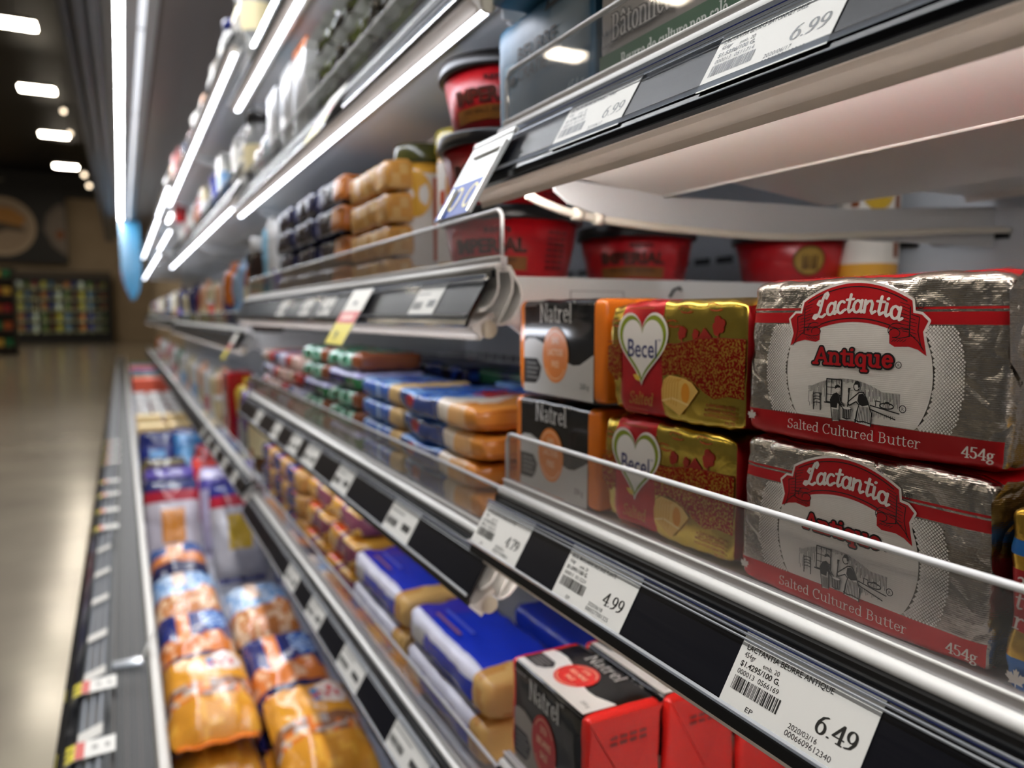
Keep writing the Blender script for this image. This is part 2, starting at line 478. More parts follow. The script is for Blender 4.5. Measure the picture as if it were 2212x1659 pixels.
def nib(rx, ry, n=10): return [(rx * math.cos(2 * math.pi * i / n), ry * math.sin(2 * math.pi * i / n)) for i in range(n)]

class Ink:
    """stack of flat printed shapes; fn(u, v, eps) puts them on a surface"""
    def __init__(s, fn, e0=0.0003, de=0.00012): s.mb = MB(); s.q = 0; s.fn = fn; s.e = e0; s.de = de
    def up(s): s.e += s.de
    def poly(s, loops, mat):
        if loops and not isinstance(loops[0][0], (tuple, list)): loops = [loops]
        s.q = (s.q + 1) % 9; e = s.e + s.q * 2e-6; s.mb.poly2(loops, lambda u, v: s.fn(u, v, e), mat)
    def rect(s, x0, x1, y0, y1, mat): s.poly([(x0, y0), (x1, y0), (x1, y1), (x0, y1)], mat)
    def disc(s, x, y, rx, ry, mat, n=40): s.poly([(x + rx * math.cos(2 * math.pi * i / n), y + ry * math.sin(2 * math.pi * i / n)) for i in range(n)], mat)
    def stroke(s, pts, rx, ry, mat, closed=False):
        N = nib(rx, ry); P = list(pts) + ([pts[0]] if closed else [])
        k = s.mb.mi(mat); e = s.e
        for a, b in zip(P[:-1], P[1:]):
            s.q = (s.q + 1) % 9; e = s.e + s.q * 2e-6
            h = hull([(a[0] + q[0], a[1] + q[1]) for q in N] + [(b[0] + q[0], b[1] + q[1]) for q in N])
            n = len(s.mb.v); s.mb.v += [tuple(s.fn(x, y, e)) for x, y in h]
            s.mb.f.append(tuple(range(n, n + len(h)))); s.mb.m.append(k); s.mb.sm.append(False)
    def sans(s, txt, x, y, size, mat, bold=0.0, width=None, shear=0.0, align='l', warp=None):
        tr, W = font_tris(txt, bold)
        sx = size if width is None else width / max(W, 1e-6)
        x0 = x - (W * sx / 2 if align == 'c' else W * sx if align == 'r' else 0)
        k = s.mb.mi(mat); e = s.e
        for t in tr:
            n = len(s.mb.v)
            q = [(x0 + p[0] * sx + p[1] * size * shear, y + p[1] * size) for p in t]
            if warp: q = [warp(*p) for p in q]
            if (q[1][0] - q[0][0]) * (q[2][1] - q[0][1]) - (q[1][1] - q[0][1]) * (q[2][0] - q[0][0]) < 0: q = q[::-1]
            s.mb.v += [tuple(s.fn(a, b, e)) for a, b in q]
            s.mb.f.append((n, n + 1, n + 2)); s.mb.m.append(k); s.mb.sm.append(False)
    def roman(s, txt, x, y, size, mat, rx=.045, ry=.016, width=None, shear=0.0, align='l', warp=None, font=G, gap=0.0):
        W = sum(font[c][0] + gap for c in txt)
        sx = size if width is None else width / W
        px = x - (W * sx / 2 if align == 'c' else W * sx if align == 'r' else 0)
        for c in txt:
            adv, st = font[c]
            for l in st:
                q = [(px + p[0] * sx + p[1] * size * shear, y + p[1] * size) for p in l]
                if warp: q = [warp(*p) for p in q]
                s.stroke(q, rx * size, ry * size, mat)
            px += (adv + gap) * sx
    def done(s, name, parent): return s.mb.build(name, parent) if s.mb.f else None

def face_front(x, z0, yc=0.0):      # art on a face that looks at -x; u runs to -y
    return lambda u, v, e: (x - e, yc - u, z0 + v)
def face_top(z, x0, yc=0.0):        # art on a face that looks up; u runs to -y, v to +x
    return lambda u, v, e: (x0 + v, yc - u, z + e)
def face_end(y, x0, z0):            # art on a face that looks at -y; u runs to +x
    return lambda u, v, e: (x0 + u, y - e, z0 + v)
mm = 0.001
# ------------------------------------------------------------------ the building
Y0, Y1 = -0.72, 11.3
m = MB().box(-9.5, 1.2, -2.2, 30.2, -1.0, -0.9, 'floor_polished'); o = struct(m.build('floor', loc=(0, 0, HZ)))
m = MB().box(-9.5, 1.2, -2.2, 30.2, 4.75, 4.85, 'paper:010101'); struct(m.build('ceiling', loc=(0, 0, HZ)))
m = MB().box(-9.5, 1.2, 30.2, 30.4, -0.9, 4.75, 'wall_paint'); struct(m.build('wall_far', loc=(0, 0, HZ)))
m = MB().box(1.0, 1.2, -2.2, 30.2, -0.9, 4.75, 'wall_paint'); struct(m.build('wall_right', loc=(0, 0, HZ)))
m = MB().box(-9.5, 1.0, 29.95, 30.2, 4.0, 4.75, 'paper:14110e'); struct(m.build('trim_1', loc=(0, 0, HZ)))

# ceiling lamps: square panels hung in rows over the aisles
def ceiling_lamp():
    t = thing('ceiling_lamp', 'x', 'ceiling lamp', (0, 0, 0), group='ceiling lamps over the aisles')
    b = MB().box(-.29, .29, -.17, .17, .02, .09, 'metal:grey'); b.build('housing', t)
    b = MB().box(-.28, .28, -.16, .16, .0, .02, 'lamp_ceiling'); b.build('diffuser', t)
    b = MB(); b.tube([(0, 0, .09), (0, 0, .5)], .008, 'metal:grey', 6); b.build('hanger_rod', t)
    return t
ORD = ['first', 'second', 'third', 'fourth', 'fifth', 'sixth', 'seventh', 'eighth', 'ninth', 'tenth', 'eleventh', 'twelfth']
lp = None
for r, x in enumerate((-1.22, -6.1)):
    ys = (9.8, 13.4, 17.0, 21.0, 25.2) if r == 0 else (2.4, 5.2, 8.3, 10.9, 13.8, 17.5, 21.5, 25.5)
    for k, y in enumerate(ys):
        lab = ('%s glowing ceiling lamp of the row hanging over this aisle, counted from the camera' % ORD[k]) if r == 0 else ('%s glowing ceiling lamp of the row over the next aisle, outside the frame' % ORD[k])
        if lp is None: lp = ceiling_lamp(); lp.location = (x, y, 4.2 + HZ); lp['label'] = lab
        else: dup(lp, lab, (x, y, 4.2))
# small track spots near the case
sp0 = None
for k, (x, y, z) in enumerate(((-.86, 18.0, 4.1), (-.78, 18.2, 3.72), (-.56, 18.3, 2.93), (-.49, 18.6, 2.76))):
    lab = '%s small spot lamp hanging from the black ceiling, counted downward in the photo' % ['topmost', 'second', 'third', 'lowest'][k]
    if sp0 is None:
        sp0 = thing('spot_lamp', lab, 'spot lamp', (x, y, z), group='spot lamps by the case')
        b = MB(); b.tube([(0, .1, .06), (0, -.08, -.02)], [.04, .055], 'metal:charcoal', 12); b.build('shade', sp0)
        b = MB(); b.tube([(0, -.082, -.021), (0, -.09, -.025)], .042, 'lamp_spot', 12); b.build('bulb', sp0)
        b = MB(); b.tube([(0, .05, .06), (0, .05, 4.748 - z)], .012, 'metal:charcoal', 6); b.build('stem', sp0)
    else:
        o = dup(sp0, lab, (x, y, z))
        for ch in o.children:
            if ch.name.startswith('stem'):
                q = MB(); q.tube([(0, .05, .06), (0, .05, 4.748 - z)], .012, 'metal:charcoal', 6); n = q.build('stem', o); bpy.data.objects.remove(ch)

# food mural on the far wall
t = thing('food_poster', 'large dark poster of plated food high on the far beige wall', 'poster', (-2.95, 29.9, 1.78))
b = MB().box(-1.7, 1.45, -.03, 0.0, 0, 2.7, 'paper:0e0c0c'); b.build('panel', t)
I = Ink(face_end(-.03, 0, 0), .004, .003)
I.disc(-.38, 1.15, .95, .95, 'paper:b9a58c'); I.up(); I.disc(-.38, 1.15, .80, .80, 'paper:a8937c'); I.up()
I.poly([(-1.1, 1.35), (-.75, 1.8), (-.1, 1.75), (.3, 1.45), (.1, 1.1), (-.5, 1.05), (-1.0, 1.0)], 'paper:b98238'); I.up()
I.poly([(-.9, 1.0), (-.5, 1.3), (.2, 1.15), (.25, 1.0), (-.3, 1.05), (-.8, .75)], 'paper:4a4030'); I.poly([(-1.1, .9), (-.9, 1.5), (-.6, 1.35), (-.7, .95)], 'paper:d8c8a0')
I.poly([(1.42, .2), (1.0, .55), (.75, 1.1), (.85, 1.6), (1.15, 1.95), (1.42, 2.0)], 'paper:6d625a'); I.up()
I.poly([(1.42, .3), (1.08, .62), (.87, 1.1), (.95, 1.5), (1.2, 1.8), (1.42, 1.85)], 'paper:85796e'); I.up()
I.disc(1.24, .95, .14, .17, 'paper:8a5226'); I.poly([(-1.65, 2.25), (-1.65, 2.68), (-.2, 2.68), (-.7, 2.4), (-1.2, 2.2)], 'paper:6f675c')
I.done('printed_picture', t)

# glass-door freezers against the far wall
FRX = (-3.17, -0.26); FY = 29.4
t = thing('glass_door_freezer', 'dark row of glass door freezers below the poster at the aisle end', 'freezer', (0, FY, -.9))
b = MB(); b.box(FRX[0], FRX[1], -.05, .55, 0, .28, 'paper:0d0d0d'); b.build('kick_base', t)
b = MB(); b.box(FRX[0], FRX[1], -.02, .55, 2.2, 2.42, 'paper:4c4236'); b.build('header', t)
b = MB(); b.box(FRX[0], FRX[0] + .1, 0, .55, .28, 2.2, 'paper:2a2622'); b.box(FRX[1] - .12, FRX[1], 0, .55, .28, 2.2, 'paper:0c0b0a'); b.box(FRX[0], FRX[1], .5, .55, .28, 2.2, 'paper:3a3a38'); b.build('cabinet', t)
dw = (FRX[1] - .12 - FRX[0] - .1) / 4
for k in range(4):
    x = FRX[0] + .1 + k * dw
    d = MB(); d.box(x, x + .05, -.02, .02, .3, 2.18, 'metal:charcoal'); d.box(x + dw - .05, x + dw, -.02, .02, .3, 2.18, 'metal:charcoal'); d.box(x, x + dw, -.02, .02, .28, .34, 'metal:charcoal'); d.box(x, x + dw, -.02, .02, 2.14, 2.2, 'metal:charcoal')
    door = d.build('door', t)
    g = MB().box(x + .05, x + dw - .05, -.004, .004, .34, 2.14, 'door_glass'); g.build('pane', door)
    h = MB(); h.tube([(x + .025, -.05, .9), (x + .025, -.05, 1.5)], .012, 'metal:silver', 8); h.build('handle', door)
    l = MB().box(x - .012, x + .012, .05, .07, .36, 2.1, 'lamp_freezer'); l.build('lamp_strip', t)
    for s in range(5):
        q = MB().box(x + .04, x + dw - .02, .1, .5, .36 + s * .36 - .02, .36 + s * .36, 'metal:grey'); q.build('shelf', t)
FRC = ['paper:orange', 'paper:royal', 'paper:white', 'paper:leaf', 'paper:deepred', 'paper:yellow', 'paper:sky', 'paper:brown']
FRN = ['orange', 'royal blue', 'white', 'leaf green', 'dark red', 'yellow', 'sky blue', 'brown']
fz = {}
for k in range(4):
    for s in range(5):
        for j in range(3):
            x = FRX[0] + .1 + k * dw + .08 + j * (dw - .1) / 3; c = FRC[(k * 3 + j + s // 2 * 5) % 8]
            lab = '%s frozen food carton on the %s shelf up behind the %s freezer door' % (FRN[(k * 3 + j + s // 2 * 5) % 8], ORD[s], ORD[k])
            loc = (x + .085, FY + .16, -.9 + .362 + s * .36)
            if c not in fz:
                t2 = thing('frozen_food_carton', lab, 'carton', loc, group='frozen cartons behind the %s door, %s shelf' % (ORD[k], ORD[s]))
                b = brick_mesh(.15, .1, .26, .006, lambda f, x, y, z, c=c: c if z > .08 else 'paper:cream', step=.08); b.build('box', t2)
                fz[c] = t2
            else: dup(fz[c], lab, loc, group='frozen cartons behind the %s door, %s shelf' % (ORD[k], ORD[s]))

# dark end-of-aisle rack on the left
t = thing('endcap_rack', 'dark merchandise rack at the left edge, standing before the freezers', 'rack', (-2.6, 21.0, -.9))
b = MB(); b.box(-.5, .42, .36, .4, 0, 2.05, 'paper:17130f'); b.build('back_panel', t)
for xx in (-.5, .39):
    b = MB().box(xx, xx + .03, 0, .4, 0, 2.05, 'paper:1c1814'); b.build('upright', t)
for s in range(5):
    b = MB().box(-.47, .39, .02, .35, .1 + s * .4, .13 + s * .4, 'paper:211c17'); b.build('shelf', t)
rk = {}
for s in range(5):
    for j in range(4):
        c = ['film:rust', 'film:deepred', 'film:gold', 'film:green'][(s + j) % 4]
        lab = 'dim snack packet on the rack, %s shelf up and %s from the left' % (ORD[s], ORD[j])
        loc = (-2.95 + j * .20, 21.15, -.9 + .131 + s * .4)
        if c not in rk:
            t2 = thing('snack_packet', lab, 'packet', loc, group='packets on the dark rack')
            b = brick_mesh(.18, .09, .25, .012, lambda f, x, y, z, c=c: c if z > .07 else 'film:cocoa', step=.06); b.build('pouch', t2)
            rk[c] = t2
        else: dup(rk[c], lab, loc)

# ------------------------------------------------------------------ the long open refrigerated case
CASE = thing('refrigerated_case', 'long open white dairy case with a lit canopy running along the right of the aisle', 'refrigerated case', (0, 0, -.9))
zz = .9                                     # case parts are measured from its base
def cz(p): return [(x, z + zz) for x, z in p]
b = MB(); b.box(-.04, .80, Y0, Y1, 0, .14, 'paper:0c0c0d'); b.build('kick_base', CASE)
b = MB(); b.prism(cz([(-.092, -.60), (-.096, -.55), (-.092, -.525), (-.082, -.517), (-.0715, -.527), (-.072, -.62), (-.04, -.65), (-.06, -.65)]), Y0, Y1, 'gloss:black'); b.build('bumper', CASE)
b = MB(); b.prism(cz([(-.0705, -.530), (-.041, -.519), (-.041, -.523), (-.0705, -.534)]), Y0, Y1, 'plastic:6a6c70'); 
for q in (.15, .5, .85):
    xq = -.0705 + .0295 * q; zq = -.530 + .011 * q
    b.tube([(xq, Y0, zq + zz + .001), (xq, Y1, zq + zz + .001)], .0016, 'plastic:a5a8ac', 6)
pc = b.build('price_channel', CASE)
b = MB(); b.box(-.072, .03, Y0, Y1, .9 - .66, .9 - .545, 'paper:121212')
for q in range(9):
    x = -.032 + q * .0052
    b.box(x, x + .0026, Y0, Y1, .9 - .545, .9 - .5235 - q * .0006, 'paper:241f1b' if q % 3 else 'paper:3a322c')
b.build('air_grille', CASE)
b = MB(); b.prism(cz([(.0155, -.55), (.0155, -.517), (.0185, -.512), (.0275, -.512), (.030, -.517), (.030, -.72), (.024, -.72), (.024, -.55)]), Y0, Y1, 'enamel:b8b1a6'); b.build('front_rail', CASE)
b = MB(); b.prism(cz([(.030, -.56), (.033, -.56), (.034, -.735), (.030, -.735)]), Y0, Y1, 'enamel:8f8f92'); b.build('well_wall', CASE)
b = MB(); b.box(.03, .75, Y0, Y1, .14, .9 - .735, 'enamel:a9acb6')
for q in range(24):
    x = .07 + q * .022; b.box(x, x + .007, Y0, 3.2, .9 - .735, .9 - .731, 'enamel:bcbfc8')
b.build('well_floor', CASE)
b = MB(); b.box(.745, .80, Y0, Y1, .14, 2.0, 'enamel:b3b6bc')
for zr in (-.28, -.09, .078, .30, .52):
    y = .02
    while y < 2.9:
        b.box(.7425, .746, y, y + .03, zr + zz - .0045, zr + zz + .0045, 'paper:black'); y += .0455
b.build('back_panel', CASE)
b = MB(); b.box(-.06, .80, Y0, Y1, .9 + 1.05, .9 + 1.12, 'paper:3a3836'); b.prism(cz([(.145, 1.05), (.145, .965), (.155, .960), (.30, 1.0), (.745, 1.03), (.745, 1.05)]), Y0, Y1, 'paper:564c46'); b.build('canopy_top', CASE)
for q, (xa, za, rr, c) in enumerate(((-.150, .985, .020, '3b3b3e'), (-.105, .972, .026, '57585c'), (-.058, .978, .026, '4a4a4d'))):
    pass
b = MB()
for xa, za, rr, c in ((-.128, .985, .016, '3b3b3e'), (-.088, .982, .022, '4a4a4e'), (-.044, .986, .022, '5c5c60')):
    b.tube([(xa, Y0, za + zz), (xa, Y1, za + zz)], rr, 'enamel:' + c, 12)
b.box(-.14, -.02, Y0, Y1, .9 + .995, .9 + 1.1, 'enamel:4a4a4c'); b.build('canopy_fascia', CASE)
b = MB(); b.prism(cz([(-.021, .985), (.016, .955), (.128, .955), (.128, .952), (.142, .952), (.144, .99), (-.021, .995)]), Y0, 8.52, 'enamel:a4a6aa'); b.build('canopy_reflector', CASE)
y = Y0 + .02
while y < 8.4:
    y2 = min(y + 1.18, 8.5)
    b = MB(); b.box(.019, .043, y, y2, .9 + .9502, .9 + .956, 'enamel:white'); b.face([(.020, y2, .9 + .950), (.042, y2, .9 + .950), (.042, y, .9 + .950), (.020, y, .9 + .950)], 'lamp_canopy'); b.build('canopy_lamp', CASE)
    b = MB(); b.box(.086, .108, y, y2, .9 + .9522, .9 + .956, 'enamel:white'); b.face([(.087, y2, .9 + .952), (.107, y2, .9 + .952), (.107, y, .9 + .952), (.087, y, .9 + .952)], 'lamp_dim'); b.build('canopy_lamp', CASE)
    y += 1.2

# blue blade sign hanging from the canopy far down the aisle
t = thing('hanging_sign', 'tall light blue sign with a rounded bottom hanging under the canopy', 'sign', (0, 8.56, .16))
b = MB(); pr = [(.018, .79), (.018, .30), (.03, .20), (.06, .09), (.101, 0), (.135, .02), (.175, .10), (.1985, .24), (.1985, .79)]
b.prism(pr, -.012, .012, 'gloss:3f86b0'); b.build('panel', t)
b = MB(); b.tube([(.018, -.012, .30), (.03, -.012, .20), (.06, -.012, .09), (.101, -.012, 0)], .006, 'plastic:mauve', 6); b.build('edge_strip', t)

# ------------------------------------------------------------------ shelves
PL = .0354; RU = (.018 / PL, .0305 / PL); RN = (-.0305 / PL, .018 / PL)
def rail_fn(Tz, Yc, x0=.2275):
    """art on the sloping price rail; v = 0 at its bottom edge, v = PL at its top; u runs to -y from Yc"""
    bx, bz = x0 - .018, Tz - .0305
    return lambda u, v, e: (bx + RU[0] * v + RN[0] * e, Yc - u, bz + RU[1] * v + RN[1] * e)
def C6(x, y): return ((x - 740) * 4.26e-5, -(y - 380) * 3.86e-5)
def strip_poly(pts, th):
    P = [C6(*p) for p in pts]; L = []; R = []
    for i, p in enumerate(P):
        a = P[max(0, i - 1)]; c = P[min(len(P) - 1, i + 1)]
        dx, dz = c[0] - a[0], c[1] - a[1]; q = math.hypot(dx, dz); nx, nz = -dz / q, dx / q
        L.append((p[0] + nx * th / 2, p[1] + nz * th / 2)); R.append((p[0] - nx * th / 2, p[1] - nz * th / 2))
    return L + R[::-1]
SL = 1.192
def shelf_parts(t, lamp_inward, guard=True, deck_front=.012):
    # nose moulding: three thin curved white walls
    b = MB()
    b.prism(strip_poly([(880, 262), (885, 420), (895, 560), (865, 700), (775, 880), (640, 985), (550, 1008)], .0016), 0, SL, 'enamel:white', True)
    b.prism(strip_poly([(870, 235), (1040, 185), (1100, 260), (1150, 460), (1145, 660), (1060, 880), (960, 1080), (880, 1230)], .0016), 0, SL, 'enamel:white', True)
    b.prism(strip_poly([(1085, 215), (1160, 300), (1200, 400), (1285, 540), (1325, 720), (1290, 900), (1200, 1080), (1080, 1200), (960, 1250), (870, 1240)], .0018), 0, SL, 'enamel:white', True)
    b.prism([C6(870, 230), C6(1110, 180), C6(1150, 250), C6(1110, 290), C6(870, 290)], .0, SL, 'enamel:white')
    b.tube([(.0066, .0, .0066), (.0066, SL, .0066)], .0029, 'enamel:white', 12)
    b.box(.0082, .0132, 0.0, SL, .004, .0138, 'enamel:b4b0b0'); b.tube([(.0082, 0, .0138), (.0082, SL, .0138)], .0007, 'enamel:white', 6)
    b.build('nose_moulding', t)
    # lamp holder and lamp
    b = MB()
    b.prism([C6(800, 1030), C6(410, 1285), C6(425, 1345), C6(545, 1440), C6(560, 1530), C6(605, 1480), C6(640, 1430), C6(620, 1330), C6(680, 1220), C6(830, 1120)], 0, SL, 'lens:d2cac2')
    lx, lz = C6(722, 1335)
    b.prism([(lx + .0064 * math.cos(a), lz + .0064 * math.sin(a)) for a in [2 * math.pi * i / 16 for i in range(16)]], 0, .003, 'plastic:c8bca8')
    b.build('lamp_holder', t)
    b = MB(); a0, a1 = (-42, 115) if lamp_inward else (-172, -8)
    pr = [(lx + rr * math.cos(math.radians(a0 + (a1 - a0) * i / 10)), lz + rr * math.sin(math.radians(a0 + (a1 - a0) * i / 10))) for rr, rng in ((.0056, range(11)), (.0050, range(10, -1, -1))) for i in rng]
    b.prism(pr, .0045, SL - .0045, 'lamp_near' if lamp_inward else 'lamp_shelf', True); b.build('led_lamp', t)
    b = MB(); b.prism([(lx + .0049 * math.cos(a), lz + .0049 * math.sin(a)) for a in [2 * math.pi * i / 16 for i in range(16)]], .0045, SL - .0045, 'lens:d6cec6', True); b.build('lamp_lens', t)
    # price rail
    f = rail_fn(0, 0, 0)
    def q(v, e): p = f(0, v, e); return (p[0], p[2])
    b = MB(); b.prism([q(.0005, 0), q(PL - .001, 0), q(PL - .001, -.0022), q(.0005, -.0022)], .001, SL - .001, 'gloss:black')
    b.prism([(.0005, -.001), (.0045, -.001), (.0045, .0045), (.0015, .0045)], .001, SL - .001, 'gloss:black')
    b.prism([q(.0005, 0), q(-.0035, -.001), q(-.0035, -.0035), q(.0005, -.0030)], .001, SL - .001, 'gloss:black'); b.build('price_rail', t)
    b = MB(); b.prism([q(.0042, .0006), q(.0320, .0006), q(.0320, .0001), q(.0042, .0001)], .0015, SL - .0015, 'strip_black'); b.build('insert_strip', t)
    b = MB(); b.face([(q(.0015, .0024)[0], .0005, q(.0015, .0024)[1]), (q(.0345, .0024)[0], .0005, q(.0345, .0024)[1]), (q(.0345, .0024)[0], SL - .0005, q(.0345, .0024)[1]), (q(.0015, .0024)[0], SL - .0005, q(.0015, .0024)[1])][::-1], 'rail_cover')
    for v, h, th in ((.0028, .0022, .0016), (.0342, .0012, .0022), (.0318, .0012, .0010), (.0298, .0010, .0007)):
        b.prism([q(v - h / 2, .0026), q(v, .0026 + th), q(v + h / 2, .0026)], .0, SL, 'rail_ridge')
    b.prism([q(.0330, .00275), q(.0333, .0032), q(.0336, .00275)], .0, SL, 'gloss:2a3478')
    b.build('clear_cover', t)
    # clear guard
    if guard:
        z0, z1, r = .0139, .0465, .007
        pr = [(0.002, z0), (SL - .002, z0), (SL - .002, z1 - r)] + [(SL - .002 - r + r * math.cos(a), z1 - r + r * math.sin(a)) for a in [math.pi / 8 * i for i in range(1, 4)]] + [(SL - .002 - r, z1), (.002 + r, z1)] + [(.002 + r - r * math.sin(a), z1 - r + r * math.cos(a)) for a in [math.pi / 8 * i for i in range(1, 4)]] + [(.002, z1 - r)]
        b = MB()
        b.poly2([pr], lambda u, v: (.0092, u, v), 'acrylic'); k = len(b.f)
        b.poly2([pr], lambda u, v: (.0114, u, v), 'acrylic')
        n = len(b.f)
        for i in range(0, k): b.f[i] = b.f[i][::-1]
        g = b.build('clear_guard', t)
        b = MB(); e = [(.0103, y, z) for y, z in [(SL - .002, z0)] + pr[2:] + [(.002, z0)]]
        b.tube(e, .0015, 'acrylic_edge', 8)
        b.build('polished_edge', g)
    # deck with corrugated underside
    b = MB()
    b.prism([(deck_front, .001), (.512, .001), (.512, -.006), (.4725, -.0125), (.469, -.006), (.295, -.008), (.2905, -.027), (.124, -.010), (.1195, -.0315), (.020, -.0225), (.018, -.010), (deck_front, -.010)], 0.0285, SL - .0285, 'enamel:e0dcd8' if lamp_inward else 'enamel:c8cacd'); b.tube([(.1195, .03, -.0317), (.1195, SL - .03, -.0317)], .0011, 'enamel:white', 6); b.build('deck', t)  # deck enamel carries lamp tint: warm lit tone near, cooler dim tone elsewhere
    for yb in (.031, SL - .0325):
        b = MB(); b.prism([(.0305, -.034), (.0420, -.042), (.0695, -.0495), (.100, -.053), (.1285, -.0545), (.2525, -.0535), (.512, -.0515), (.512, -.034)], yb, yb + .003, 'enamel:c9cacc')
        b.prism([(.0305, -.026), (.0305, -.034), (.512, -.034), (.512, -.0135), (.31, -.0285), (.29, -.0285), (.13, -.031)], yb, yb + .003, 'enamel:c9cacc')
        b.build('bracket', t)
    b = MB(); b.box(.024, .512, .0275, .0295, -.034, .002, 'enamel:d6d6d4')
    b.box(.0815, .132, .0272, .0276, -.0085, -.0080, 'paper:5a5a5c'); b.box(.0815, .0822, .0272, .0276, -.024, -.0080, 'paper:5a5a5c'); b.box(.1313, .132, .0272, .0276, -.024, -.0080, 'paper:8a8a8c')
    b.build('side_flange', t)
    b = MB(); b.tube([(.178, .0272, -.012), (.180, .0245, -.006), (.186, .0245, -.004), (.190, .0272, -.006)], .0012, 'metal:charcoal', 6); b.build('hook', t)

SHELF = {}
def add_shelf(key, ybay, Tz, label, inward=False, guard=True):
    kind = (inward, guard)
    if kind not in SHELF:
        t = thing('display_shelf', label, 'shelf', (.2275, ybay, Tz), group='shelves of the dairy case')
        shelf_parts(t, inward, guard); SHELF[kind] = t
    else:
        t = dup(SHELF[kind], label, (.2275, ybay, Tz))
    return t
BAY = [-.719, .477, 1.673, 2.869, 4.065, 5.261, 6.457, 7.653, 8.849]
TZ = {('0', 'A'): .117, ('0', 'B'): -.128, ('0', 'C'): -.330,
      ('1', 'T'): .457, ('1', 'A'): .246, ('1', 'B'): .028, ('1', 'C'): -.169, ('1', 'D'): -.383,
      ('2', 'T'): .574, ('2', 'A'): .276, ('2', 'B'): -.036, ('2', 'D'): -.352}
add_shelf('0A', BAY[0], TZ['0', 'A'], 'upper white shelf of the nearest bay carrying the blue and green butter cartons', inward=True)
add_shelf('0B', BAY[0], TZ['0', 'B'], 'middle white shelf of the nearest bay carrying the silver and gold butter bricks', inward=True)
add_shelf('0C', BAY[0], TZ['0', 'C'], 'low white shelf of the nearest bay carrying the red and black butter packs', inward=True, guard=False)
add_shelf('1T', BAY[1], TZ['1', 'T'], 'topmost shelf of the second bay, only its lit lamp and underside in view')
add_shelf('1A', BAY[1], TZ['1', 'A'], 'second shelf down of the second bay, holding white cartons and dark packs')
add_shelf('1B', BAY[1], TZ['1', 'B'], 'third shelf down of the second bay, holding the red tubs and yellow cheese')
add_shelf('1C', BAY[1], TZ['1', 'C'], 'fourth shelf down of the second bay, holding blue and green stacked slice packs')
add_shelf('1D', BAY[1], TZ['1', 'D'], 'lowest shelf of the second bay, holding royal blue cheese packs and orange bags')
SN = {'T': 'top', 'A': 'second', 'B': 'third', 'D': 'lowest'}
BN = ['nearest', 'second', 'third', 'fourth', 'fifth', 'sixth', 'seventh', 'eighth', 'ninth']
for k in 'TABD': add_shelf('2' + k, BAY[2], TZ['2', k], '%s shelf of the third bay along the aisle, blurred in the distance' % SN[k])
FARZ = {3: dict(T=.574, A=.276, B=-.036, D=-.352), 4: dict(T=.66, A=.455, B=-.02, D=-.345), 5: dict(T=.645, A=.43, B=-.02, D=-.345), 6: dict(T=.645, A=.43, B=-.02, D=-.345), 7: dict(T=.645, A=.43, B=-.02, D=-.345)}
for n, d in FARZ.items():
    for k, z in d.items(): add_shelf('%d%s' % (n, k), BAY[n], z, '%s shelf of the %s bay along the aisle, a far blur' % (SN[k], BN[n]))

# white lamp cable drooping under the upper near shelf
c = MB(); pts = []
for (x, y, z) in ((.2360, .4385, .0785), (.248, .4365, .0730), (.275, .4340, .0665), (.33, 0.4300, .0620), (.40, 0.4270, .0600), (.46, 0.4250, .0605), (.55, 0.4240, .0670), (.64, 0.4240, .0740), (.735, 0.4240, .0800)):
    pts.append(Vector((x, y, z)))
path = []
for i in range(len(pts) - 1):
    p0, p1, p2, p3 = pts[max(0, i - 1)], pts[i], pts[i + 1], pts[min(len(pts) - 1, i + 2)]
    for j in range(6):
        s = j / 6
        path.append(.5 * ((2 * p1) + (p2 - p0) * s + (2 * p0 - 5 * p1 + 4 * p2 - p3) * s * s + (3 * p1 - p0 - 3 * p2 + p3) * s ** 3))
path.append(pts[-1])
c.tube(path, .0029, 'plastic:d8d2c4', 10)
cb = c.build('lamp_cable', loc=(0, 0, HZ)); tag(cb, 'cream lamp cable drooping below the upper shelf of the nearest bay', 'cable')
c = MB(); c.tube([(.268, .4345, .0679), (.275, .4340, .0665)], .0042, 'plastic:d8d2c4', 10); c.tube([(.284, .4334, .0653), (.290, .433, .0645)], .0041, 'plastic:d8d2c4', 10); c.build('cable_joint', cb)
# ------------------------------------------------------------------ near bay: butter
def maple(I, x, y, s, mat):
    P = [(0, -.5), (.04, -.2), (.34, -.24), (.28, -.1), (.5, .1), (.4, .14), (.44, .32), (.26, .26), (.22, .34), (.1, .16), (.14, .46), (.06, .42), (0, .55)]
    P = P + [(-a, b) for a, b in P[-2::-1]]
    I.poly([(x + a * s, y + b * s) for a, b in P], mat)
def reg_mark(I, x, y, r, mat):
    I.stroke(arc(x, y, r, r, 0, 360, 18), r * .13, r * .13, mat); I.sans('R', x, y - r * .5, r * 1.35, mat, align='c')
def parabola(x, a, x0, w, d): return a - d * ((x - x0) / w) ** 2

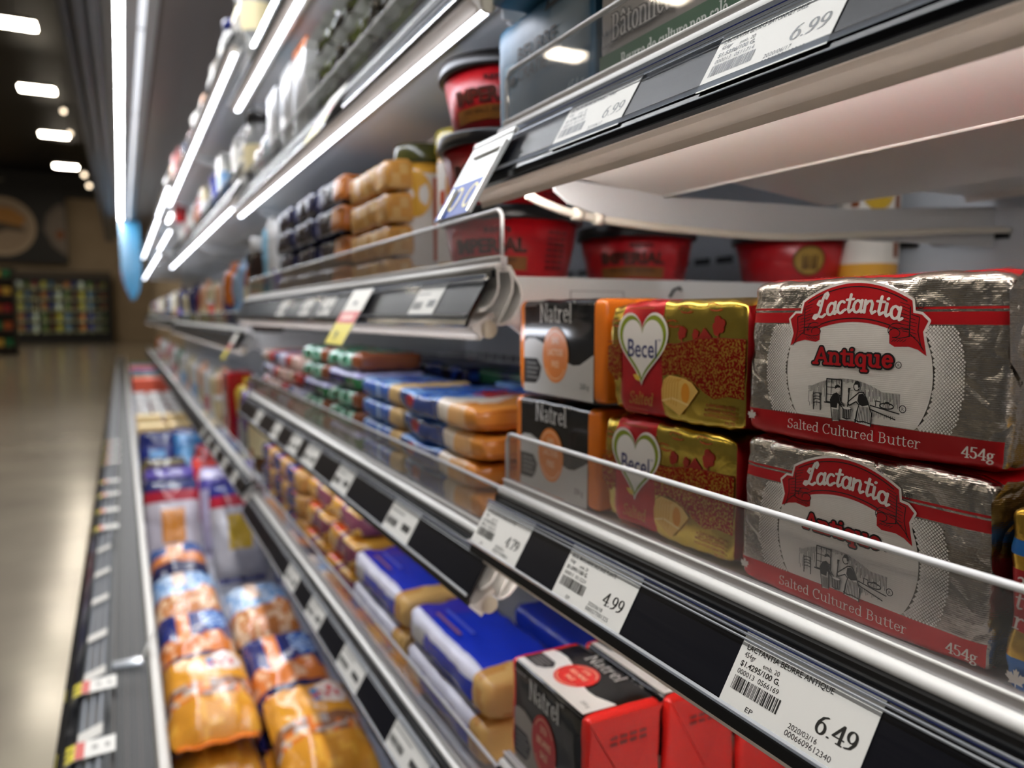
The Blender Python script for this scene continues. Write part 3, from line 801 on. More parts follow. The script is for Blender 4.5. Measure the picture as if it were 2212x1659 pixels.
def lactantia_art(I, W='satin:white', K='ink:black', R='print:red', L='satin:e9e7e2'):
    """front print of the silver brick, in metres; (0, 0) is the middle of the face"""
    k = mm
    # bright round field with a screened rim, cut by the stripes above and the band below
    cx0, cy0, r0 = -1.0, -6.0, 34.0
    P = []
    for i in range(120):
        t = 2 * math.pi * i / 120
        P.append(((cx0 + r0 * math.cos(t)) * k, max(-25.3, min(13.8, cy0 + r0 * math.sin(t))) * k))
    I.poly(P, L)
    e = I.e; mi = I.mb.mi(L); row = 0; y = -25.0
    while y < 13.6:
        x = -48 + (0.7 if row % 2 else 0)
        while x < 47:
            d = math.hypot(x - cx0, y - cy0)
            if r0 + .5 < d < 46:
                h = .68 - .22 * (d - r0) / 12
                n = len(I.mb.v)
                for a, b in ((-h, 0), (0, -h), (h, 0), (0, h)): I.mb.v.append(tuple(I.fn((x + a) * k, (y + b) * k, e)))
                I.mb.f.append((n, n + 1, n + 2, n + 3)); I.mb.m.append(mi); I.mb.sm.append(False)
            x += 1.4
        y += .72; row += 1
    I.up()
    # ribbon: outline, fill, folds, lines
    x0 = -1.6
    top = [(x, parabola(x, 30.2, x0, 25.5, 7.6)) for x in [-26.6 + 50.2 * i / 24 for i in range(25)]]
    bot = [(x, parabola(x, 14.7, x0, 16.2, 2.6)) for x in [14.6 - 32.4 * i / 16 for i in range(17)]]
    rt = [(24.2, 18.2), (27.6, 17.6), (30.3, 15.2), (28.4, 11.2), (30.2, 2.4), (26.6, 4.6), (23.0, 5.6), (17.0, 5.4), (14.8, 6.6)]
    lt = [(-18.0, 7.0), (-20.0, 6.2), (-25.6, 6.9), (-29.6, 6.0), (-33.6, 4.2), (-32.0, 9.6), (-33.9, 15.6), (-31.0, 18.2), (-27.8, 18.2)]
    out = [(a * k, b * k) for a, b in top + rt + bot + lt]
    I.stroke(out, 1.0 * k, 1.0 * k, W, True); I.up()
    I.poly(out, R); I.up()
    t = .16 * k
    S = lambda pts, q=t: I.stroke([(a * k, b * k) for a, b in pts], q, q, K)
    S([(x, y - 1.4) for x, y in top[1:-1]], .22 * k); S([(x, y + 1.5) for x, y in bot], .22 * k)
    for sx in (1, -1):
        f = lambda x: x0 + sx * x
        S([(f(24.6), 20.4), (f(24.6), 9.4)], .22 * k)
        S([(f(24.6), 9.4), (f(20.6), 8.6), (f(17.6), 9.0)]); S(arc(f(18.4), 10.6, 2.4, 1.7, -90, 200, 10)); S(arc(f(19.2), 11.6, 3.6, 2.8, 200, 60, 8))
        S([(f(16.4), 13.0), (f(21), 12.2), (f(24.6), 12.0)]); S([(f(24.6), 10.6), (f(28.2), 7.6), (f(30.6), 4.4)])
        S([(f(28.4), 16.6), (f(28.0), 11.2), (f(29.6), 5.4)]); S([(f(25.2), 17.6), (f(28.4), 16.6)])
        for i in range(9): S([(f(24.2), 11.0 + i * 1.25), (f(24.2 - 2.6 - (i * 7 % 3) * .7), 11.5 + i * 1.35)], .12 * k)
        for i in range(6): S([(f(24.9), 16.2 - i * 1.3), (f(26.7 + (i * 5 % 3) * .4), 15.6 - i * 1.3)], .12 * k)
        for i in range(5): S([(f(17.2 + i * 1.2), 7.2 + (i % 2) * .2), (f(18.6 + i * 1.2), 8.2)], .12 * k)
    I.up()
    warp = lambda x, y: (x, y + (2.1 - 3.0 * ((x / k + 1.6) / 20) ** 2) * k)
    I.roman('Lactantia', -1.4 * k, 16.3 * k, 11.4 * k, W, rx=.062, ry=.046, width=41 * k, shear=.16, align='c', warp=warp, font=SC)
    reg_mark(I, 27.2 * k, 21.0 * k, 1.25 * k, K)
    # second name with black outline
    a = dict(width=37 * k, align='c')
    I.roman('Antique', -1.7 * k, -2.7 * k, 9.2 * k, K, rx=.165, ry=.14, **a); I.up()
    I.roman('Antique', -1.7 * k, -2.7 * k, 9.2 * k, R, rx=.085, ry=.06, **a)
    reg_mark(I, 19.2 * k, -1.5 * k, 1.2 * k, K)
    kitchen(I, K, L); I.up()
    I.roman('Salted Cultured Butter', -33.4 * k, -32.0 * k, 5.7 * k, W, rx=.042, ry=.020, width=63.4 * k)
    I.roman('454g', 45.2 * k, -32.2 * k, 5.6 * k, W, rx=.06, ry=.025, width=11.6 * k)
    maple(I, -54.8 * k, -29.2 * k, 5.6 * k, W)
def kitchen(I, K, L):
    k = mm; rnd = random.Random(3)
    S = lambda pts, q=.13: I.stroke([(a * k, b * k) for a, b in pts], q * k * 1.5, q * k * 1.5, K)
    x = -22.5
    while x < 20.5:
        lo = -21.5 if x < -16 else (-9.6 - abs(x) * .03 if -14 < x < 2 else -17 - (x > 12) * 1.5)
        hi = -12.6 + 4.2 * max(0, 1 - ((x + 4) / 17) ** 2)
        for _ in range(2):
            a = rnd.uniform(lo, hi - 1); b = min(hi, a + rnd.uniform(1.5, 5.5)); S([(x, a), (x, b)], .07)
        S([(x, hi - rnd.uniform(.5, 2.2)), (x, hi)], .07)
        x += .62
    S([(-13.4, -18.6), (-13.4, -9.0), (-6.0, -9.0), (-6.0, -18.6), (-13.4, -18.6)], .18)
    for a in (-11.0, -8.4): S([(a, -17.6), (a, -9.0)], .1)
    for b in (-15.4, -12.4): S([(-13.4, b), (-6, b)], .1)
    S([(-14.2, -18.9), (-5.4, -18.9)], .2)
    for a in (-19.8, -16.2): S([(a, -22.4), (a - .3, -15.2)], .16)
    for b in (-15.8, -17.2, -18.4, -19.8): S(arc(-18, b, 1.8, .5, 180, 0, 6), .12)
    I.up()
    boy = [(-9.8, -26.4), (-10.6, -21.6), (-11.2, -17.6), (-9.8, -15.2), (-8.2, -14.6), (-6.6, -15.6), (-6.2, -17.6), (-4.2, -19.8), (-4.6, -20.4), (-6.8, -19.2), (-6.4, -26.0)]
    I.poly([(a * k, b * k) for a, b in boy], L); I.up()
    I.poly([(a * k, b * k) for a, b in [(-10.8, -20.6), (-11.1, -17.6), (-9.8, -15.3), (-8.2, -14.8), (-6.8, -15.8), (-6.5, -17.8), (-4.8, -19.6), (-6.4, -19.4), (-7.6, -18.6), (-7.8, -20.8)]], K)
    S(boy, .14); I.disc(-7.7 * k, -12.9 * k, 1.25 * k, 1.5 * k, L); I.up(); I.poly([(a * k, b * k) for a, b in [(-9.1, -13.0), (-9.0, -11.6), (-7.8, -11.0), (-6.5, -11.6), (-6.3, -12.2), (-7.8, -12.3)]], K)
    for i in range(7): S([(-9.6 + i * .5, -21.4), (-9.4 + i * .45, -25.8)], .08)
    wm = [(1.2, -25.6), (1.9, -21.2), (2.8, -18.4), (1.4, -17.2), (-1.8, -19.0), (-2.6, -18.0), (-1.9, -17.2), (1.2, -14.6), (2.6, -13.4), (4.6, -13.2), (6.2, -15.6), (7.4, -18.4), (8.6, -21.2), (8.4, -26.4)]
    I.poly([(a * k, b * k) for a, b in wm], L); I.up()
    S(wm, .16); I.poly([(a * k, b * k) for a, b in [(2.0, -16.8), (2.4, -14.2), (4.4, -13.6), (6.0, -15.6), (7.0, -18.0), (4.4, -18.8), (2.9, -18.2)]], K)
    for i in range(9): S([(2.6 + i * .62, -19.0), (1.6 + i * .78, -25.4)], .09)
    S([(1.0, -24.6), (3, -25.2), (5, -24.8), (8.4, -25.4)], .16)
    I.disc(1.4 * k, -11.2 * k, 1.3 * k, 1.6 * k, L); I.up(); I.poly([(a * k, b * k) for a, b in [(.2, -10.4), (.6, -9.2), (1.8, -8.7), (2.9, -9.4), (3.0, -11.2), (2.2, -11.6), (1.9, -10.3)]], K); S(arc(1.4, -11.2, 1.3, 1.6, 140, 330, 10), .14)
    I.poly([(a * k, b * k) for a, b in [(-5.0, -24.4), (-5.2, -20.8), (-4.6, -19.9), (-1.0, -19.7), (-.4, -20.6), (-.7, -24.4), (-2.8, -25.0)]], K); I.up()
    for i in range(6): I.stroke([((-4.7 + i * .8) * k, -24.2 * k), ((-4.8 + i * .82) * k, -20.8 * k)], .08 * k, .08 * k, L)
    I.disc(-2.8 * k, -20.2 * k, 1.9 * k, .55 * k, L)
    S([(-2.4, -19.6), (-1.9, -12.4)], .2); S([(-1.6, -12.2), (-2.2, -12.2), (-2.2, -13.6)], .2)
    S([(8.0, -18.0), (20.6, -20.0)], .16); S([(8.2, -19.6), (19.0, -22.4)], .16); S(arc(15.2, -17.6, 3.0, 1.1, 0, 360, 16), .16); S(arc(15.4, -17.0, 1.2, .9, 0, 180, 8), .14); S([(10.4, -17.9), (10.4, -16.0), (12.4, -16.2), (12.4, -18.2)], .14)
    for i in range(12): S([(9 + i * .9, -20.4 - i * .1), (9 + i * .9, -22.6 + (i % 3) * .5)], .07)
    reg_mark(I, 22.0 * k, -18.0 * k, 1.35 * k, K)

B0 = TZ['0', 'B'] + .0014          # deck of the butter shelf
def lact_paint(f, x, y, z):
    z *= 1000; xf = (x + .0325) * 1000
    if f == '+y': return 'print:red'
    if f == '-x':
        if z < 12.4: return 'print:red'
        if 52.0 < z < 56.6 or 57.5 < z < 58.4: return 'print:red'
        return 'foil:silver'
    if f == '+z': return 'foil:silver' if xf < 4.4 or 6.4 < xf < 8.0 else 'print:red'
    if f == '-z': return 'print:red'
    return 'foil:silver'
t = LB = thing('butter_brick', 'silver and red foil butter brick, the upper of the stacked pair', 'butter', (.2945, .2080, B0 + .0718))
b = brick_mesh(.065, .1205, .0714, .0055, lact_paint, amp=.0019, step=.004, bz=tuple((v - 35.7) / 1000 for v in (12.4, 52.0, 56.6, 57.5, 58.4)), bx=tuple((v - 32.5) / 1000 for v in (4.4, 6.4, 8.0)), seed=1, flat=.07, freq=55)
b.build('foil_wrapper', t)
I = Ink(face_front(-.0325, .0380), .00035, .00006); lactantia_art(I); I.done('front_print', t)
I = Ink(face_top(.0714, -.0325), .0006, .00006); I.roman('Salted Cultured Butter', -.034, .013, .0075, 'satin:e8c8c4', rx=.04, ry=.02, width=.066); I.sans('454g', .040, .013, .006, 'satin:e8c8c4'); I.done('top_print', t)
# folded foil corner at the near end
b = MB(); b.face([(-.0335, -.0585, .063), (-.030, -.0615, .071), (-.012, -.0622, .069), (-.020, -.0618, .052)], 'foil:silver', True); b.face([(-.0335, -.0585, .063), (-.020, -.0618, .052), (-.024, -.0610, .030), (-.0325, -.0595, .040)], 'foil:silver', True); b.build('folded_end', t)
LB2 = dup(LB, 'silver and red foil butter brick, the lower of the pair, behind the clear guard', (.2945, .2100, B0))

def heart(cx, cy, sw, sh, n=60, g=0):
    P = []
    for i in range(n):
        t = 2 * math.pi * i / n
        P.append((cx + sw * (16 * math.sin(t) ** 3) / 16, cy + sh * ((13 * math.cos(t) - 5 * math.cos(2 * t) - 2 * math.cos(3 * t) - math.cos(4 * t)) + 2.5) / 14.5))
    return P[::-1]
def becel_art(I):
    k = mm
    q = lambda pts: [(a * k, b * k) for a, b in pts]
    q_ = q
    hill = [(-5.4, 8.6), (6, 8.4), (16, 10.2), (26, 12.0), (40, 12.4), (57, 12.2)]
    I.poly(q(hill + [(57, -16.5), (46, -16), (36, -18.2), (28, -15), (20, -11), (8, -7.4), (-5.4, -9)]), 'flower_field')
    I.poly(q([(-57, 5.5), (-50, 7), (-43.6, 8), (-43.6, -12), (-48, -15), (-57, -9)]), 'flower_field'); I.up()
    for x, y, s in ((10.8, 14.6, 4.0), (21.2, 14.0, 3.0), (38.2, 18.6, 5.4)):
        for q9 in range(9):
            aa = q9 * 2.4; rr = s * .55 * (q9 / 9) ** .5; I.disc((x + rr * math.cos(aa)) * k, (y + rr * 1.2 * math.sin(aa)) * k, s * .42 * k, s * .42 * k, 'print:9a2418', 10)
        I.stroke(q_([(x, y), (x, y - s * 1.6)]), .35 * k, .35 * k, 'print:9a2418')
    I.poly(q([(23, 11.6), (26, 15), (28, 17.6), (31, 15), (33, 13.5), (34, 11.9)]), 'print:9a2418')
    I.stroke(q(hill), .2 * k, .2 * k, 'print:9a2418'); I.stroke(q([(-57, 8), (-43.6, 8.8)]), .2 * k, .2 * k, 'print:9a2418')
    for x, y in ((12, 27.5), (34, 28.5), (2, 20), (-50, 20)):
        I.stroke(arc(x * k, y * k, 4 * k, 1.2 * k, 20, 200, 8), .25 * k, .25 * k, 'print:b23a26'); I.stroke(arc((x + 2) * k, (y - 1.4) * k, 4 * k, 1.0 * k, 190, 350, 8), .3 * k, .3 * k, 'print:b23a26')
    I.up()
    I.poly(heart(-23.4 * k, 4.6 * k, 23.2 * k, 21.0 * k), 'gloss:white'); I.up(); I.poly(heart(-23.4 * k, 4.6 * k, 21.6 * k, 19.4 * k), 'gloss:7f8f2a'); I.up()
    I.poly(heart(-23.2 * k, 4.6 * k, 18.6 * k, 16.8 * k), 'gloss:white'); I.up()
    I.sans('Becel', -23.6 * k, .2 * k, 14.6 * k, 'ink:1a2060', bold=.012, width=27.6 * k, align='c'); I.sans('TM', -9.2 * k, 9.2 * k, 2.2 * k, 'ink:1a2060')
    I.poly(q([(-31.4, -10.2), (-27.4, -9.6), (-24.6, -11.4), (-25, -13.6), (-28.6, -12.8)]), 'ink:d8b43c')
    I.roman('Salted', -33, -26, 1, 'print:gold') if False else None
    I.roman('Salted', -34.6 * k, -26.6 * k, 9.6 * k, 'print:b88a3a', rx=.04, ry=.022, width=22 * k, shear=.15)
    for i, wd in enumerate((19, 19)): I.rect((-35.5) * k, (-35.5 + wd) * k, (-29.6 - i * 2.2) * k, (-29.0 - i * 2.2) * k, 'print:b0503a')
    I.sans('PREMIUM', -33.6 * k, 27.4 * k, 2.6 * k, 'print:c0653a') if False else I.rect(-36 * k, -12 * k, 27.4 * k, 28.4 * k, 'print:b8603a')
    I.poly(q([(1.6, -8.2), (-3.2, -11.0), (-5.0, -16.5), (-4.6, -22.6), (2.6, -26.2), (10.4, -29.6), (17.6, -23.0), (24.6, -15.2), (19.6, -11.0), (14.4, -9.4), (7, -8.6)]), 'gloss:dcb45e'); I.up()
    for i in range(6): I.stroke(q([(-3.4 + i * 2.2, -21.8 - i * .5), (-3.2 + i * 2.4, -14 + i * .6), (-.6 + i * 2.4, -9.6)]), .35 * k, .35 * k, 'gloss:c9983f')
    I.disc(14.8 * k, -17 * k, 3.4 * k, 5.4 * k, 'gloss:d08a24', 18); I.stroke(q([(-4, -22.6), (4, -20.6), (12, -22), (17, -23)]), .5 * k, .5 * k, 'gloss:e8cc84')
    for i in range(4): I.sans(('PLANT BASED SPREAD', 'MARGARINE VEGETALE', 'NON HYDROGENATED', 'SALTED')[i], 52 * k, (-22.2 - i * 2.5) * k, 2.1 * k, 'print:8e2a1c', bold=.02, align='r')
def becel_paint(f, x, y, z):
    u = -y * 1000
    if f in '-y': return 'print:deepred'
    if f == '+y': return 'goldfoil:gold'
    if -43.6 < u < -5.2: return 'print:b0141a'
    return 'goldfoil:c8ae4c'
t = BB = thing('butter_brick', 'gold foil margarine brick with a white heart, upper of the two', 'butter', (.2925, .3262, B0 + .0690))
b = brick_mesh(.060, .1160, .0672, .006, becel_paint, amp=.0030, step=.004, by=(.0436, .0052), seed=5, flat=.07, freq=48)
b.build('foil_wrapper', t)
I = Ink(face_front(-.0301, .0345), .00030, .00005); becel_art(I); I.done('front_print', t)
BB2 = dup(BB, 'gold foil margarine brick with a white heart, lower one behind the clear guard', (.2935, .3325, B0 + .0012))

def natrel_art(I, hw, hh, accent, grey='ink:bdbbb6', fold=True, lines=('SANS', 'LACTOSE', 'FREE'), black='gloss:141415'):
    """dairy pack print: black field, pale wave, round seal; half sizes in metres"""
    X = lambda a: a * hw / 46; Y = lambda b: b * hh / 33
    q = lambda pts: [(X(a), Y(b)) for a, b in pts]
    I.poly(q([(-46, 3), (-40, 6), (-30, 6.5), (-20, 4), (-10, -1), (2, -5.5), (12, -8.5), (22, -10.6), (30, -9.8), (38, -6.2), (46, -2.5), (46, -33), (-46, -33)]), grey); I.up()
    I.poly(q([(-46, -8.2), (-26, -8.0), (-20, -14), (-23, -22), (-28, -26), (-46, -26.8)]), 'ink:1b1b1c'); I.up()
    for i in range(4): I.rect(X(-42), X(-27 + (i % 2) * 3), Y(-12.5 - i * 3.4), Y(-11 - i * 3.4), 'ink:777573')
    I.disc(X(-1.2), Y(-4.6), X(17.0), Y(19.2), accent); I.up()
    for i, (s, w) in enumerate(zip(lines, (9, 20, 10))): I.sans(s, X(-1.2), Y(3.4 - i * 8.2), Y(6.2), 'ink:f0cfae', align='c', width=X(w), bold=.01)
    I.stroke(arc(X(-1.2), Y(-4.6), X(14.6), Y(16.6), 35, 145, 12), X(.3), X(.3), 'ink:f0cfae'); I.stroke(arc(X(-1.2), Y(-4.6), X(14.6), Y(16.6), 215, 325, 12), X(.3), X(.3), 'ink:f0cfae')
    I.roman('Natrel', X(-1.2), Y(18.2), Y(17.6), 'ink:d6d4d0', rx=.040, ry=.016, width=X(43), align='c'); I.sans('TM', X(21), Y(30.4), Y(3), 'ink:d6d4d0')
    I.rect(X(-44), X(-27), Y(29.5), Y(30.4), 'ink:777573')
    I.sans('250 g', X(41), Y(-25.2), Y(5), 'ink:2a2a2a', align='r')
def nat_paint(acc, hw):
    def p(f, x, y, z):
        if f in ('-y', '+y'): return acc
        if abs(y) > hw: return acc
        if f == '-z': return 'gloss:141415'
        return 'gloss:141415'
    return p
t = NB = thing('butter_pack', 'black and orange paper butter pack, the upper of the two', 'butter', (.2895, .4455, B0 + .0715))
b = brick_mesh(.054, .1140, .0670, .005, nat_paint('film:d9741c', .0462), amp=.0010, step=.006, by=(.0462, -.0462), seed=9, flat=.1)
b.build('paper_wrapper', t)
I = Ink(face_front(-.027, .0335), .0004, .00006); natrel_art(I, .0462, .0325, 'ink:e0812e'); I.done('front_print', t)
NB2 = dup(NB, 'black and orange paper butter pack, lower one half behind the clear guard', (.2905, .4530, B0 + .0012))

# gold and blue pack cut by the right edge of the picture
t = thing('butter_brick', 'gold, red and blue foil brick cut off by the photo right edge', 'butter', (.2935, .0860, B0))
def gb_paint(f, x, y, z):
    z *= 1000
    if z < 13: return 'print:1a66b0'
    if 22 < z < 43: return 'print:a81820'
    if 48 < z < 53: return 'print:1a66b0'
    return 'goldfoil:d2ac4a'
brick_mesh(.065, .121, .0665, .006, gb_paint, amp=.0025, step=.005, bz=tuple((v - 33.25) / 1000 for v in (13, 22, 43, 48, 53)), seed=12, flat=.08).build('foil_wrapper', t)
I = Ink(face_front(-.0325, 0), .0006, .0001)
for i, s in enumerate(('2x', 'the', 're')): I.roman({'2x': 'c', 'the': 'te', 're': 're'}[s], -.056, .037 - i * .0068, .008, 'satin:white', rx=.05, ry=.025, shear=.15) if s != '2x' else I.sans('2x', -.056, .037, .006, 'satin:white', shear=.15)
maple(I, -.054, .006, .007, 'satin:white'); I.done('front_print', t)

# ------------------------------------------------------------------ low shelf: red and black packs
C0 = TZ['0', 'C'] + .0014
def red_paint(f, x, y, z):
    if f in ('-y', '+y') or abs(y) > .0447: return 'film:d3241f'
    return 'gloss:141415'
t = RB = thing('butter_pack', 'red and black butter pack on the low shelf, the one fully in view', 'butter', (.2764, .4315, C0))
b = brick_mesh(.0596, .1037, .0788, .0045, red_paint, amp=.0011, step=.006, by=(.0447, -.0447), seed=15, flat=.12); b.build('paper_wrapper', t)
I = Ink(face_top(.0788, 0), .0004, .00006); natrel_art(I, .0445, .0279, 'ink:cf2a26', grey='ink:e6e4e0', lines=('EXTRA', 'BEURRE', 'SALE')); I.done('top_print', t)
I = Ink(face_front(-.0298, .0394), .0004, .00006); natrel_art(I, .0445, .0370, 'ink:b8221f', grey='ink:9a938a', lines=('EXTRA', 'BEURRE', 'SALE')); I.done('front_print', t)
b = MB(); b.prism([(-.0285, .0772), (.0285, .0772), (.0225, .066), (.001, .0255), (-.022, .066)], -.0534, -.0520, 'film:cb221d')
for i in range(2):
    for j in range(4): b.box(-.013 + j * .0075, -.0075 + j * .0075, -.0537, -.0533, .062 - i * .004, .0642 - i * .004, 'ink:6e1210')
b.build('folded_flap', t)
dup(RB, 'red and black butter pack half hidden by the shelf edge, second of its row', (.3384, .4290, C0))
dup(RB, 'red and black butter pack hidden under the shelf edge, deepest of its row', (.4004, .4260, C0))

# ------------------------------------------------------------------ upper shelf: cartons
A0 = TZ['0', 'A'] + .0014
def blue_art(I):
    I.sans('BEURRE', -.030, .054, .0125, 'paper:0a1620', bold=.02, width=.052); I.sans('CRATIE', -.030, .0405, .0125, 'paper:0a1620', bold=.0, width=.040)
    I.rect(-.049, -.034, .049, .055, 'paper:7f9eb0'); I.rect(-.049, -.033, .041, .046, 'paper:0a1620')
    I.rect(-.052, -.043, .014, .022, 'paper:7f9eb0'); I.up(); I.sans('30', -.0505, .0155, .006, 'paper:0a1620'); I.sans('454 g', .036, .0175, .009, 'paper:7f9eb0', width=.019)
    I.sans('Quatre de qualite', -.022, .012, .0062, 'paper:0a1620', bold=.01, width=.044)
    I.poly([(.008, .0745), (.041, .0765), (.040, .092), (.009, .090), (.012, .083)], 'ink:141c24'); I.up(); I.sans('Creme', .0135, .0835, .0055, 'ink:9ab0b8', shear=.2, width=.02); I.sans('familiale', .0135, .0775, .0045, 'ink:9ab0b8', shear=.2, width=.02)
t = thing('butter_carton', 'slate blue butter carton with dark lettering, lower one of the stack', 'carton', (.2808, .4445, A0))
brick_mesh(.066, .1230, .0840, .004, lambda f, x, y, z: 'ink:30607c', amp=.0014, step=.006, seed=21, flat=.15).build('wrapper', t)
I = Ink(face_front(-.033, 0), .0006, .0001); blue_art(I); I.done('front_print', t)
U = dup(t, 'slate blue butter carton on top of the stack, jutting out left', (.2605, .4150, A0 + .0865))
def green_art(I):
    o = .0075
    I.rect(-.0670, .0670, .0055 + o, .0200 + o, 'ink:1e5a36'); I.up()
    I.roman('Beurre de culture non salé', -.046, .0090 + o, .0105, 'ink:e8eee4', rx=.05, ry=.024, width=.082)
    I.roman('454g', .046, .0225 + o, .0115, 'ink:eceae4', rx=.06, ry=.025, width=.017)
    I.roman('Bâtonnets de beurre', -.055, .0260 + o, .0190, 'ink:2e2a28', rx=.085, ry=.06, width=.112); I.up(); I.roman('Bâtonnets de beurre', -.055, .0260 + o, .0190, 'ink:b4aca6', rx=.045, ry=.02, width=.112)
    I.sans('A la', -.0655, .0300 + o, .0045, 'ink:3a3632'); I.sans('baratte', -.0655, .0235 + o, .0035, 'ink:3a3632')
    maple(I, -.046, .060, .022, 'ink:8e2a2a'); I.up(); maple(I, -.046, .060, .018, 'satin:8f8780')
    for x, h in ((-.012, .020), (.004, .030), (.018, .022), (.028, .026)):
        for j in range(5): I.poly([(x - (.006 - j * .0011), .048 + h * j / 5), (x + (.006 - j * .0011), .048 + h * j / 5), (x, .048 + h * (j + 1.7) / 5)], 'ink:1c1c1a'); I.up()
    for i in range(8): I.stroke([(-.010 + i * .003, .060 + i * .0005), (-.004 + i * .003, .072 - abs(i - 4) * .001)], .0003, .0003, 'ink:3a3632')
    I.sans('My', -.030, .074, .013, 'ink:1e3a2a', bold=.03)
t = thing('butter_carton', 'grey butter carton with a green band and tree drawing beside the slate blue cartons', 'carton', (.2808, .3065, A0))
brick_mesh(.066, .1350, .0920, .003, lambda f, x, y, z: 'satin:8f8780', amp=.0005, step=.01, seed=22).build('carton_body', t)
I = Ink(face_front(-.033, 0), .0005, .0001); green_art(I); I.done('front_print', t)
t = thing('butter_carton', 'dull purple butter carton at the top edge, right of the green banded carton', 'carton', (.2808, .1720, A0))
brick_mesh(.066, .1300, .0920, .003, lambda f, x, y, z: 'satin:mauve' if z > .006 else 'satin:6a4a60', amp=.0005, step=.01, seed=23).build('carton_body', t)

# ------------------------------------------------------------------ price labels on the rails
def label_sheet(name, label, Tz, Yl, width, art, v0=.0030, v1=.0330, group='price labels on the near rails', e0=.0009):
    fn = rail_fn(Tz, Yl)
    p0 = fn(0, 0, 0)
    t = thing(name, label, 'price label', p0, group=group)
    g = lambda u, v, e: tuple(a - b for a, b in zip(fn(u, v, e), p0))
    b = MB(); P = [(0, v0), (width, v0), (width, v1), (0, v1)]
    b.face([g(u, v, e0 + .0002) for u, v in P], 'paper:e2dfd8')
    for i in range(4):
        a, c = P[i], P[(i + 1) % 4]; b.face([g(a[0], a[1], e0), g(c[0], c[1], e0), g(c[0], c[1], e0 + .0002), g(a[0], a[1], e0 + .0002)], 'paper:e2dfd8')
    b.build('paper_sheet', t)
    I = Ink(g, e0 + .0003, .00004); art(I); I.done('print', t)
    return t
def barcode(I, x0, x1, y0, y1, seed, lean=0):
    r = random.Random(seed); x = x0; u = (x1 - x0) / 95
    while x < x1 - u * 3:
        w = r.choice((1, 1, 2, 3)) * u; I.rect(x, min(x + w, x1), y0, y1, 'ink:black'); x += w + r.choice((1, 1, 2)) * u
def near_label(name1, line2, unit, code, date, num, price, seed, ep=True):
    def art(I):
        k = mm; K = 'ink:black'
        I.sans(name1, 3.0 * k, 26.4 * k, 3.1 * k, K, bold=.012, width=42.6 * k); I.sans(line2, 3.2 * k, 23.4 * k, 3.0 * k, K, width=6.0 * k)
        I.sans('emb. 20', 13.6 * k, 22.6 * k, 2.7 * k, K, width=8.4 * k); I.sans(unit, 3.0 * k, 19.6 * k, 3.1 * k, K, bold=.02, width=20.6 * k)
        I.sans(code, 3.0 * k, 16.4 * k, 2.9 * k, K, width=21.6 * k); barcode(I, 3.0 * k, 27.6 * k, 9.8 * k, 15.4 * k, seed)
        if ep: I.sans('EP', 13.4 * k, 4.6 * k, 2.8 * k, K, width=4.0 * k)
        I.sans(date, 33.6 * k, 8.0 * k, 2.8 * k, K, width=13.0 * k); I.sans(num, 33.2 * k, 5.2 * k, 3.0 * k, K, width=20.6 * k)
        I.roman(price, 43.4 * k, 12.0 * k, 9.6 * k, K, rx=.065, ry=.026, width=17.4 * k)
    return art
ZB = TZ['0', 'B']; ZA = TZ['0', 'A']
label_sheet('price_label', 'white price label reading 6.49, nearest the camera under the silver bricks', ZB, .2257, .0643, near_label('LACTANTIA BEURRE ANTIQUE', '454gr', '$1.4295/100 G.', '000013  0566169', '2020/03/16', '000660961 2340'.replace(' ', ''), '6.49', 1))
label_sheet('price_label', 'white price label reading 4.99 below the gold margarine bricks', ZB, .3612, .0650, near_label('BECEL MARGARINE SALE BASE PLANTE', '454gr', '$1.0991/100 G.', '000013  0513224', '2020/06/18', '000557700 1325'.replace(' ', ''), '4.99', 2))
label_sheet('price_label', 'white price label reading 4.79 at the left end of the butter rail', ZB, .4735, .0660, near_label('NATREL BEURRE SANS LACTOSE', '250gr', '$1.9160/100 G.', '000013  0562210', '2020/03/16', '000557420 8810'.replace(' ', ''), '4.79', 3))
label_sheet('price_label', 'white price label reading 6.99 on the upper rail, the right one', ZA, .2475, .0643, near_label('LACTANTIA BEURRE BATONNET SALE', '454gr', '$1.5396/100 G.', '000013  0511714', '2020/06/17', '000660961 2360'.replace(' ', ''), '6.99', 4, False))
label_sheet('price_label', 'white price label reading 6.99 on the upper rail, the left one', ZA, .3660, .0643, near_label('LACTANTIA BEURRE BATONNETS NSALE', '454gr', '$1.5396/100 G.', '000013  0511722', '2020/06/17', '000660961 2370'.replace(' ', ''), '6.99', 5, False))

# plastic sleeve with a blue promotion card at the end of the upper rail
fn = rail_fn(ZA, .4835); p0 = fn(0, -.031, 0)
g = lambda u, v, e: tuple(a - b for a, b in zip(fn(u, v, e), p0))
t = thing('promotion_sleeve', 'pale plastic sleeve with a blue card hanging at the left end of the upper rail', 'price sign', p0)
def slab(mb, u0, u1, v0, v1, e0, e1, mat):
    A = [g(u0, v0, e1), g(u1, v0, e1), g(u1, v1, e1), g(u0, v1, e1)]; Bk = [g(u0, v0, e0), g(u1, v0, e0), g(u1, v1, e0), g(u0, v1, e0)]
    mb.face(A, mat); mb.face(Bk[::-1], mat)
    for i in range(4): j = (i + 1) % 4; mb.face([A[i], Bk[i], Bk[j], A[j]], mat)
b = MB(); slab(b, 0, .060, -.031, .030, .0048, .0056, 'plastic:c9cbc8'); slab(b, 0, .060, .028, .0312, .0035, .0064, 'plastic:e4e4e0'); b.build('sleeve', t)
b = MB(); slab(b, .001, .0575, -.0305, -.0035, .0056, .0060, 'paper:23479c'); c = b.build('blue_card', t)
